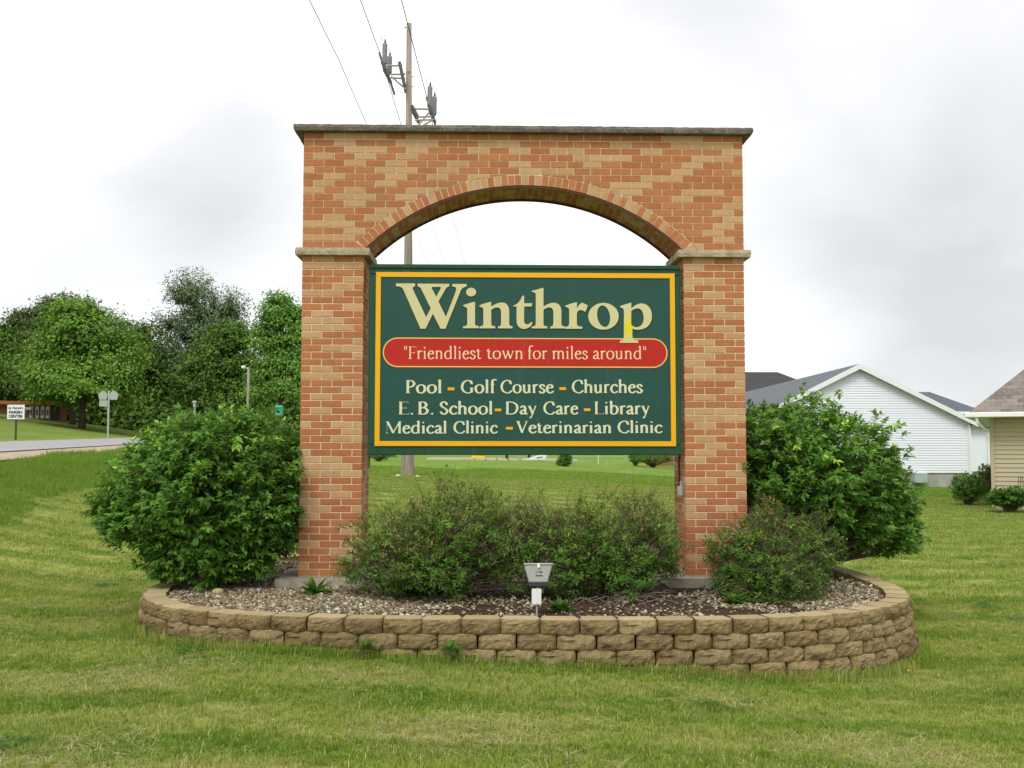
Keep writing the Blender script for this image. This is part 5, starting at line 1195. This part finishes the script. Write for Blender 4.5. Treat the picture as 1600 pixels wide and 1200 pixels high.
def text_obj(name, s, size, loc, mat, parent, bold=.0, width=None):
    c_ = bpy.data.curves.new(name, 'FONT'); c_.body = s; c_.size = size; c_.align_x = 'CENTER'; c_.align_y = 'CENTER'; c_.extrude = .004; c_.offset = bold; c_.resolution_u = 3
    o = bpy.data.objects.new(name, c_); COL.objects.link(o); dg = bpy.context.evaluated_depsgraph_get(); dg.update(); me = bpy.data.meshes.new_from_object(o.evaluated_get(dg)); bpy.data.objects.remove(o)
    if width: 
        xs = [v_.co.x for v_ in me.vertices]; k = width/(max(xs)-min(xs))
        for v_ in me.vertices: v_.co.x *= k
    me.materials.clear(); o = link(name, me, parent, mat); o.rotation_euler.x = math.pi/2; o.location = loc; return o
def post_sign(u, vb, dist): 
    p = at(u, vb, dist); p.z = gz(p.x, p.y); return p
ps = at(24, 678, 62); ps.z = gz(ps.x, ps.y); px = 62/F
sg = empty('parish_sign', ps, 'white sign reading PARISH CENTER on a dark post across the road', 'sign')
zc_ = at(24, 644.5, 62).z-ps.z; sw_, sh_ = 13.3*px, 11.3*px
mb = MB(); mb.box((-.05, .02, -.3), (.05, .1, zc_)); mb.build('post', M_BARK, sg)
mb = MB(); mb.box((-sw_, -.03, zc_-sh_), (sw_, .02, zc_+sh_)); bevel(mb.build('panel', M_WHITE, sg), .01)
M_INK = plain('black_lettering', (.02, .02, .025), .6)
text_obj('lettering', "St. Patrick's", .20, (0, -.034, zc_+sh_*.55), M_INK, sg, .006, sw_*1.7)
text_obj('lettering', 'PARISH', .235, (0, -.034, zc_-sh_*.04), M_INK, sg, .010, sw_*1.55); text_obj('lettering', 'CENTER', .235, (0, -.034, zc_-sh_*.60), M_INK, sg, .010, sw_*1.65)
# county route markers seen from behind
ps = at(168.5, 684, 84); ps.z = gz(ps.x, ps.y); px = 84/F; M_SB = plain('sign_back', (.38, .40, .35), .5, .4, .2)
rs_ = empty('route_sign', ps, 'backs of two pentagonal shields and a small plate on a roadside post', 'road sign')
zt2 = at(170, 611, 84).z-ps.z; mb = MB(); mb.box((-.06, -.04, -.4), (.06, .04, zt2)); mb.build('post', M_GALV, rs_)
def penta(cx_, cz_, w_, h_): return [(cx_-w_*.36, cz_-h_*.5), (cx_+w_*.36, cz_-h_*.5), (cx_+w_*.5, cz_+h_*.1), (cx_+w_*.18, cz_+h_*.5), (cx_-w_*.18, cz_+h_*.5), (cx_-w_*.5, cz_+h_*.1)]
for s in (-1, 1):
    mb = MB(); mb.prism(penta(s*8.3*px-.02, zt2-7.2*px, 15*px, 13.5*px), -.07, -.05); mb.build('shield', M_SB, rs_)
mb = MB(); mb.box((-14*px, -.07, zt2-24.5*px), (-1.5*px, -.05, zt2-15*px)); mb.build('plate', M_SB, rs_)
# yard lamp
ps = at(386.5, 676, 70); ps.z = gz(ps.x, ps.y); px = 70/F; yl_ = empty('street_lamp', ps, 'slim pale lamp post with small white lamp head before the dark trees', 'street lamp')
hl = at(386, 573.5, 70).z-ps.z; mb = MB(); mb.tube([(0, 0, -.3), (0, 0, hl)], [.10, .075], 10); mb.build('pole', M_POLE, yl_, True)
mb = MB(); mb.tube([(0, 0, hl-.1), (-.28, 0, hl-.02)], .025, 6); mb.build('arm', M_GALV, yl_)
mb = MB(); mb.tube([(-.34, 0, hl+.1), (-.34, 0, hl+.04), (-.34, 0, hl-.09)], [.06, .15, .13], 12); mb.build('lamp_head', M_WHITE, yl_, True)
ps = at(303, 680, 45); ps.z = gz(ps.x, ps.y); mb = MB(); zz = at(303, 630, 45).z-ps.z
o_ = empty('marker_post', ps, 'short grey post with a pale cap behind the top of the left bush', 'post'); mb.tube([(0, 0, -.3), (0, 0, zz)], .055, 8); mb.build('post_shaft', M_GALV, o_)
mb = MB(); mb.box((-.085, -.08, zz), (.085, .08, zz+.09)); bevel(mb.build('cap', M_GALV, o_), .02)
ps = at(435, 684, 50); ps.z = gz(ps.x, ps.y); px = 50/F; gs = empty('green_sign', ps, 'small green two-panel road sign on a dark post left of the brick pier', 'road sign')
z1_ = at(435, 633, 50).z-ps.z; mb = MB(); mb.box((-.03, 0, -.4), (.03, .05, z1_)); mb.build('post', M_DARK, gs)
M_TG = plain('teal_sign', (.03, .33, .27), .5)
for k in range(2):
    mb = MB(); zz = z1_-k*9.2*px; mb.box((-6*px, -.03, zz-8.6*px), (6*px, -.005, zz)); f_ = mb.build('panel', M_TG, gs)
    mb = MB()
    for q in range(2): mb.box((-4.5*px, -.034, zz-(2.6+q*3)*px), (4.2*px-q*px, -.0305, zz-(1.7+q*3)*px))
    mb.build('text_rows', plain('pale_print', (.4, .6, .52), .6), f_)

# ------------------------------------------------------------------ houses on the right
def roof_mat(name, a, b, sc_=1.0):
    m = Mat(name, .95, .15); v = m.mapv(m.obj(), (1, 1, 1)); br_ = m.n.new('ShaderNodeTexBrick'); br_.inputs['Scale'].default_value = 3.2*sc_; br_.inputs['Brick Width'].default_value = .9; br_.inputs['Row Height'].default_value = .36
    br_.inputs['Mortar Size'].default_value = .012; br_.inputs['Color1'].default_value = a+(1,); br_.inputs['Color2'].default_value = b+(1,); br_.inputs['Mortar'].default_value = tuple(k*.45 for k in a)+(1,)
    m.l.new(v, br_.inputs['Vector']); n = m.step(m.noise(v, 9, 4, .7), .35, .65)
    m.col(m.mix(m.math('MULTIPLY', n, .5), br_.outputs[0], b)); m.bump(br_.outputs[1], .4, .01); return m.m
R_GREY = roof_mat('grey_shingle', (.12, .135, .155), (.17, .18, .20)); R_DARK = roof_mat('charcoal_shingle', (.045, .043, .045), (.08, .076, .075)); R_BRN = roof_mat('brown_shingle', (.14, .12, .105), (.27, .235, .205)); R_BLUE = roof_mat('slate_blue_shingle', (.085, .105, .13), (.13, .15, .175))
def lap_siding(mb, x0, x1, ztop, zbot, y, pitch, zmax=None, d=.016, horizontal='x'):
    "clapboard profile; zmax(x) cuts under a gable"
    z = zbot
    while z < ztop-.005:
        z2 = min(z+pitch, ztop)
        if zmax: 
            a, b = zmax(z2)
            if b-a < .05: break
        else: a, b = x0, x1
        mb.poly([(a, y-d, z), (b, y-d, z), (b, y-.003, z2-.004), (a, y-.003, z2-.004)]); mb.poly([(a, y-.003, z-.004), (b, y-.003, z-.004), (b, y-d, z), (a, y-d, z)][::-1]); z = z2
M_SID = plain('white_siding', (.78, .81, .88), .55, .3, 0, .03, 1); M_TRIM = plain('white_trim', (.78, .79, .80), .5, .3, 0, .03); M_BSID = plain('tan_siding', (.43, .375, .25), .6, .3, 0, .05, 1)
M_FOUND = mk('foundation', (.33, .32, .29), (.42, .41, .37), 2, .3)
HD = 45.0; rc_ = at(1510, 655, HD); lc_ = at(1172, 655, HD); px = HD/F
hw = (rc_.x-lc_.x)/2; zE = rc_.z; zA = at(1341, 569.5, HD).z; zG = at(1500, 750, HD).z
wh = empty('white_house', (lc_.x+hw, rc_.y, zG), 'white clapboard house with its gable end towards us and a grey roof', 'house', rz=-.035)
e_ = zE-zG; a_ = zA-zG; OVH = .25; LEN = 24; sl = (a_-e_)/hw
mb = MB(); mb.box((-hw, .06, -.6), (hw, LEN, .34)); mb.build('foundation', M_FOUND, wh)
mb = MB(); mb.prism([(-hw, .34), (hw, .34), (hw, e_-.02), (0, a_-.04), (-hw, e_-.02)], .03, LEN); mb.build('wall', M_SID, wh)
mb = MB(); lap_siding(mb, 0, 0, a_-.06, .34, .03, .108, lambda z: (-min(hw, (a_-z)/sl), min(hw, (a_-z)/sl)), .024); tag(mb.build('siding', M_SID, wh), kind='stuff')
for s in (-1, 1):
    mb = MB(); x1 = s*(hw+OVH*1.2); z1q = a_-sl*(hw+OVH*1.2); th_ = .14
    q = [(0, a_+.03), (x1, z1q+.03), (x1, z1q+.03-th_), (0, a_+.03-th_)]; q = q if s < 0 else q[::-1]
    mb.prism([(q_[0], q_[1]+.005) for q_ in q], -OVH, LEN+.3); mb.build('roof_slope', R_GREY, wh)
    mb = MB(); q = [(0, a_+.04), (x1, z1q+.04), (x1, z1q-.17), (0, a_-.20)]; mb.prism(q if s < 0 else q[::-1], -OVH-.03, -OVH-.004); mb.build('rake_board', M_TRIM, wh)
    mb = MB(); mb.box((s*hw-.07, -.01, .34), (s*hw+.07, .04, e_-.02)); mb.build('corner_board', M_TRIM, wh)
mb = MB(); mb.box((hw+OVH*1.2, -OVH, e_-.3), (hw+OVH*1.2+.12, LEN, e_-.16)); mb.build('gutter', M_TRIM, wh)
mb = MB(); mb.box((hw-.02, -.09, .05), (hw+.07, -.02, e_-.25)); mb.build('downspout', M_TRIM, wh)
mb = MB(); mb.box((-hw+7.0, -.3, -.1), (-hw+7.55, .02, .34)); bevel(mb.build('window_well', plain('pale_green_metal', (.38, .46, .42), .5), wh), .02); 
# side wing, set back to the right
wg = at(1537, 660, 50); mb = MB(); yw = 4.6; x0w, x1w = hw+.02, hw+2.95
mb.box((x0w, yw, .3), (x1w, yw+6, e_-.25)); mb.build('side_wing', M_SID, wh)
mb = MB(); lap_siding(mb, x0w, x1w-.02, e_-.26, .3, yw-.001, .1); tag(mb.build('wing_siding', M_SID, wh), kind='stuff')
mb = MB(); mb.box((x0w, yw+.02, -.5), (x1w-.02, yw+6, .298)); mb.build('foundation', M_FOUND, wh)
mb = MB(); mb.box((x0w+.3, yw-.35, e_-.25), (x1w+.35, yw+6.2, e_-.12)); mb.build('wing_roof', R_BLUE, wh)
mb = MB(); mb.box((x1w-.1, yw-.1, 0), (x1w, yw-.02, e_-.3)); mb.build('downspout', M_TRIM, wh)
mb = MB(); mb.tube([(x0w+.25, yw-.4, e_-.38), (x1w-.05, yw-.12, e_-.2), (x1w+.2, yw-.4, e_-.18)], .045, 6); mb.build('gutter_elbow', M_TRIM, wh)
def hip(name, label, dist, uvs, zdown, mat, wallmat, deep=10, cat='house'):
    "house seen as a hip roof: uvs = eave left, ridge left, ridge right, eave right"
    q = [at(u, v, dist) for u, v in uvs]; cx_ = (q[0].x+q[3].x)/2; cy_ = q[0].y; zw = gz(cx_, cy_); zev = min(q[0].z, q[3].z)
    root = empty(name, (cx_, cy_, zw), label, cat); hw_ = (q[3].x-q[0].x)/2; e2 = zev-zw
    mb = MB(); mb.box((-hw_+.4, .4, -.5), (hw_-.4, deep-.4, e2)); mb.build('wall', wallmat, root)
    r0, r1, rz_ = q[1].x-cx_, q[2].x-cx_, max(q[1].z, q[2].z)-zw; yd = deep/2
    mb = MB(); A_1 = [(-hw_, 0, e2), (hw_, 0, e2), (hw_, deep, e2), (-hw_, deep, e2)]; Rr = [(r0, yd, rz_), (r1, yd, rz_)]
    mb.poly([A_1[0], A_1[1], Rr[1], Rr[0]]); mb.poly([A_1[1], A_1[2], Rr[1]]); mb.poly([A_1[2], A_1[3], Rr[0], Rr[1]]); mb.poly([A_1[3], A_1[0], Rr[0]]); mb.poly([(x, y, z-.02) for x, y, z in A_1[::-1]]); mb.build('roof', mat, root)
    mb = MB(); mb.box((-hw_, -.08, e2-.18), (hw_, 0, e2-.01)); mb.build('fascia', M_TRIM, root); return root
hip('dark_roofed_house', 'distant house with charcoal hip roof between right pier and white gable', 82, [(1105, 622), (1186, 572), (1250, 572), (1345, 630)], 0, R_DARK, M_BSID, 12)
hip('blue_roofed_house', 'far house whose slate-blue hip roof shows behind the white gable\'s right slope', 70, [(1395, 642), (1440, 606), (1499, 606), (1540, 642)], 0, R_BLUE, M_SID, 9)
# tan house at the right edge
BD = 29.0; px = BD/F; cl = at(1548, 652, BD); zg = at(1560, 786, BD).z; bh = empty('tan_house', (cl.x, cl.y, zg), 'tan sided house with brown shingle hip roof at the right edge', 'house', rz=-.50)
e3 = at(1548, 650, BD).z-zg; Wd = 9.0; Dd = 12
mb = MB(); mb.box((0, .03, -.6), (Wd, Dd, e3)); mb.build('wall', M_BSID, bh)
mb = MB(); lap_siding(mb, .05, Wd, e3-.02, .02, .03, .125, None, .028); tag(mb.build('siding', M_BSID, bh), kind='stuff')
mb = MB(); mb.box((-.03, -.02, -.1), (.07, .06, e3-.02)); mb.build('corner_board', M_BSID, bh)
ov = .54; eL = -ov; run = 4.6; rise = run*.90; zr = e3+.10
mb = MB(); A_1 = [(eL, -ov, zr), (Wd+ov, -ov, zr), (Wd+ov, Dd+ov, zr), (eL, Dd+ov, zr)]; xm = eL+run; xm2 = Wd+ov-run; ym0, ym1 = -ov+run, Dd+ov-run
mb.poly([A_1[0], A_1[1], (xm2, ym0, zr+rise), (xm, ym0, zr+rise)]); mb.poly([A_1[1], A_1[2], (xm2, ym1, zr+rise), (xm2, ym0, zr+rise)]); mb.poly([A_1[2], A_1[3], (xm, ym1, zr+rise), (xm2, ym1, zr+rise)]); mb.poly([A_1[3], A_1[0], (xm, ym0, zr+rise), (xm, ym1, zr+rise)]); mb.poly([(xm, ym0, zr+rise), (xm2, ym0, zr+rise), (xm2, ym1, zr+rise), (xm, ym1, zr+rise)])
mb.build('roof', R_BRN, bh)
mb = MB(); mb.box((eL+.02, -ov+.02, zr-.13), (Wd+ov, Dd+ov, zr-.10)); mb.build('soffit', M_TRIM, bh)
mb = MB(); mb.box((eL-.10, -ov-.10, zr-.14), (Wd+ov, -ov+.005, zr+.0)); mb.box((eL-.10, -ov+.006, zr-.14), (eL+.005, Dd+ov, zr)); bevel(mb.build('gutter', M_TRIM, bh), .02)
mb = MB(); mb.tube([(eL+.2, -ov-.02, zr-.12), (eL+.22, -ov, zr-.28), (-.1, -.12, zr-.52), (-.09, -.1, zr-.7), (-.09, -.1, zr-.85)], .04, 8); mb.build('downspout', M_TRIM, bh)
def garden(name, label, u, v, dist, ru, rv, seed, mat, ll, nt_=260, cat='plant', lw=.5):
    c_ = at(u, v, dist); zz = gz(c_.x, c_.y); px = dist/F
    o = bush(name, label, (c_.x, c_.y, zz), (c_.x, c_.y, max(c_.z, zz+.1)), (ru*px, ru*px*.8, rv*px), nt_, 12, ll, lw, mat, seed, under=.6, twl=ll*2.2); o['category'] = cat; return o
garden('garden_shrub', 'loose green shrub on the grass before the gap between two houses', 1513, 762, 31, 27, 22, 91, M_EUON, .09, 300, 'shrub')
garden('hosta_plant', 'bright green broad-leaved plants at the foot of the tan house', 1578, 775, 27.5, 30, 13, 92, M_WEED, .14, 260)
garden('garden_shrub', 'reddish small shrub at the corner between white wing and tan house', 1541, 738, 34, 12, 14, 93, M_SPIR, .07, 160, 'shrub')
garden('garden_shrub', 'dark shrub half hidden behind the foot of the left pier under the sign', 592, 706, 60, 30, 12, 94, M_EUON, .12, 200, 'shrub')
garden('garden_shrub', 'little round shrub alone on the lawn seen under the sign', 882, 718, 55, 11, 12, 95, M_EUON, .11, 160, 'shrub')
garden('hosta_plant', 'low pale green plants by the distant red fence under the sign', 1020, 716, 62, 30, 7, 96, M_WEED, .14, 160)
garden('garden_shrub', 'dark bush left of the pale plants by the red fence', 993, 712, 64, 10, 12, 97, M_EUON, .11, 120, 'shrub')
# trellis by the tan house
q = at(1596, 786, 28.2); tr = empty('trellis', (q.x, q.y, gz(q.x, q.y)), 'thin dark garden trellis against the tan wall at the right edge', 'trellis')
for k in range(3):
    mb = MB(); mb.tube([(-.12+.12*k, 0, 0), (-.05+.05*k, 0, .95)], .008, 5); mb.build('upright', M_DARK, tr)
for k in range(4):
    mb = MB(); w_ = .12-.017*k; mb.tube([(-w_, 0, .15+.22*k), (w_, 0, .15+.22*k)], .006, 5); mb.build('rung', M_DARK, tr)
# island bed on the far lawn, with mulch, saplings, yellow toy and white sled
q = at(785, 716, 78); bx, by = q.x, q.y
mb = MB(); n = 40; ring_ = [(bx+5.4*math.cos(a), by+2.6*math.sin(a)) for a in np.linspace(0, 2*math.pi, n, endpoint=False)]
mb.poly([(x, y, gz(x, y)+.05) for x, y in ring_]); mb.build('mulch_bed', plain('pale_mulch', (.40, .31, .2), .9, .1, 0, .3, 1.5)); tag(bpy.data.objects[-1] if False else COL.objects['mulch_bed'], kind='structure')
mb = MB()
for x, y in ring_: 
    mb.box((x-.35, y-.12, gz(x, y)-.05), (x+.35, y+.12, gz(x, y)+.13))
tag(mb.build('stone_edging', plain('pale_stone', (.55, .50, .42), .9), None), 'pale stone edging round the mulch bed on the far lawn', 'edging')
for k, (u, v, lb) in enumerate(((792, 716, 'left thin sapling trunk in the mulch bed behind the sign board'), (827, 716, 'right thin sapling trunk in the mulch bed behind the sign board'), (884, 722, 'thin trunk rising from the little round shrub'))):
    tree(lb, u, v, 78 if k < 2 else 55.5, [(u, 640 if k < 2 else 620, 22, 26)], 'maple', 1500, .16, 200+k, .11 if k < 2 else .13, name='sapling', group='saplings hidden behind the sign board')
q = at(748, 711, 76); mb = MB(); g0 = gz(q.x, q.y); yt_ = empty('toy', (q.x, q.y, g0+.05), 'yellow plastic toy on the mulch bed', 'toy')
mb.box((-.55, -.3, 0), (.5, .3, .25)); mb.box((-.2, -.25, .25), (.55, .25, .6)); bevel(mb.build('body', plain('yellow_plastic', (.75, .55, .02), .4), yt_), .06, 2)
q = at(836, 719.5, 72); g0 = gz(q.x, q.y); mb = MB(); sl_ = empty('sled', (q.x, q.y, g0), 'white upturned plastic sled lying on the lawn edge of the mulch bed', 'sled')
pr = [(-.85, .06), (-.2, .28), (.3, .42), (.8, .5), (.82, .3), (.7, .05), (-.8, .02)]
mb.prism([(x, z) for x, z in pr][::-1], -.3, .3); bevel(mb.build('shell', M_WHITE, sl_), .04, 2)
mb = MB(); mb.tube([(.1, -.31, .22), (.5, -.31, .3)], .03, 6); mb.build('grip', M_DARK, sl_)
# wire garden fence and red board fence under the right end of the sign
q0, q1 = at(895, 716, 66), at(975, 716, 66); gf = empty('garden_fence', (q0.x, q0.y, gz(q0.x, q0.y)), 'thin wire garden fence on posts beyond the lawn', 'fence')
for k in range(7):
    x = (q1.x-q0.x)*k/6; y = (q1.y-q0.y)*k/6; mb = MB(); mb.tube([(x, y, -.1), (x, y, .95)], .03, 5); mb.build('post', M_GALV if k != 3 else M_WHITE, gf)
mb = MB()
for z in (.3, .6, .9): mb.tube([(0, 0, z), (q1.x-q0.x, q1.y-q0.y, z)], .008, 4)
mb.build('wire', M_DARK, gf)
q0, q1 = at(1010, 715, 66), at(1075, 715, 66); rf = empty('board_fence', (q0.x, q0.y, gz(q0.x, q0.y)), 'low reddish vertical board fence seen under the right end of the sign', 'fence')
mr = plain('red_board', (.30, .11, .06), .8)
for k in range(15):
    x = (q1.x-q0.x)*k/15; mb = MB(); mb.box((x, -.02, .0), (x+.15, .02, .95+random.uniform(-.02, .02))); mb.build('board', mr, rf)
mb = MB(); mb.box((0, .021, .6), (q1.x-q0.x, .06, .7)); mb.build('rail', mr, rf)
# the woods behind the gap between the houses
tree('tree trunk group seen in the gap between the two houses', 1545, 700, 90, [(1545, 660, 14, 20), (1530, 655, 10, 14)], 'dark', 2000, .3, 301, .3, name='tree')
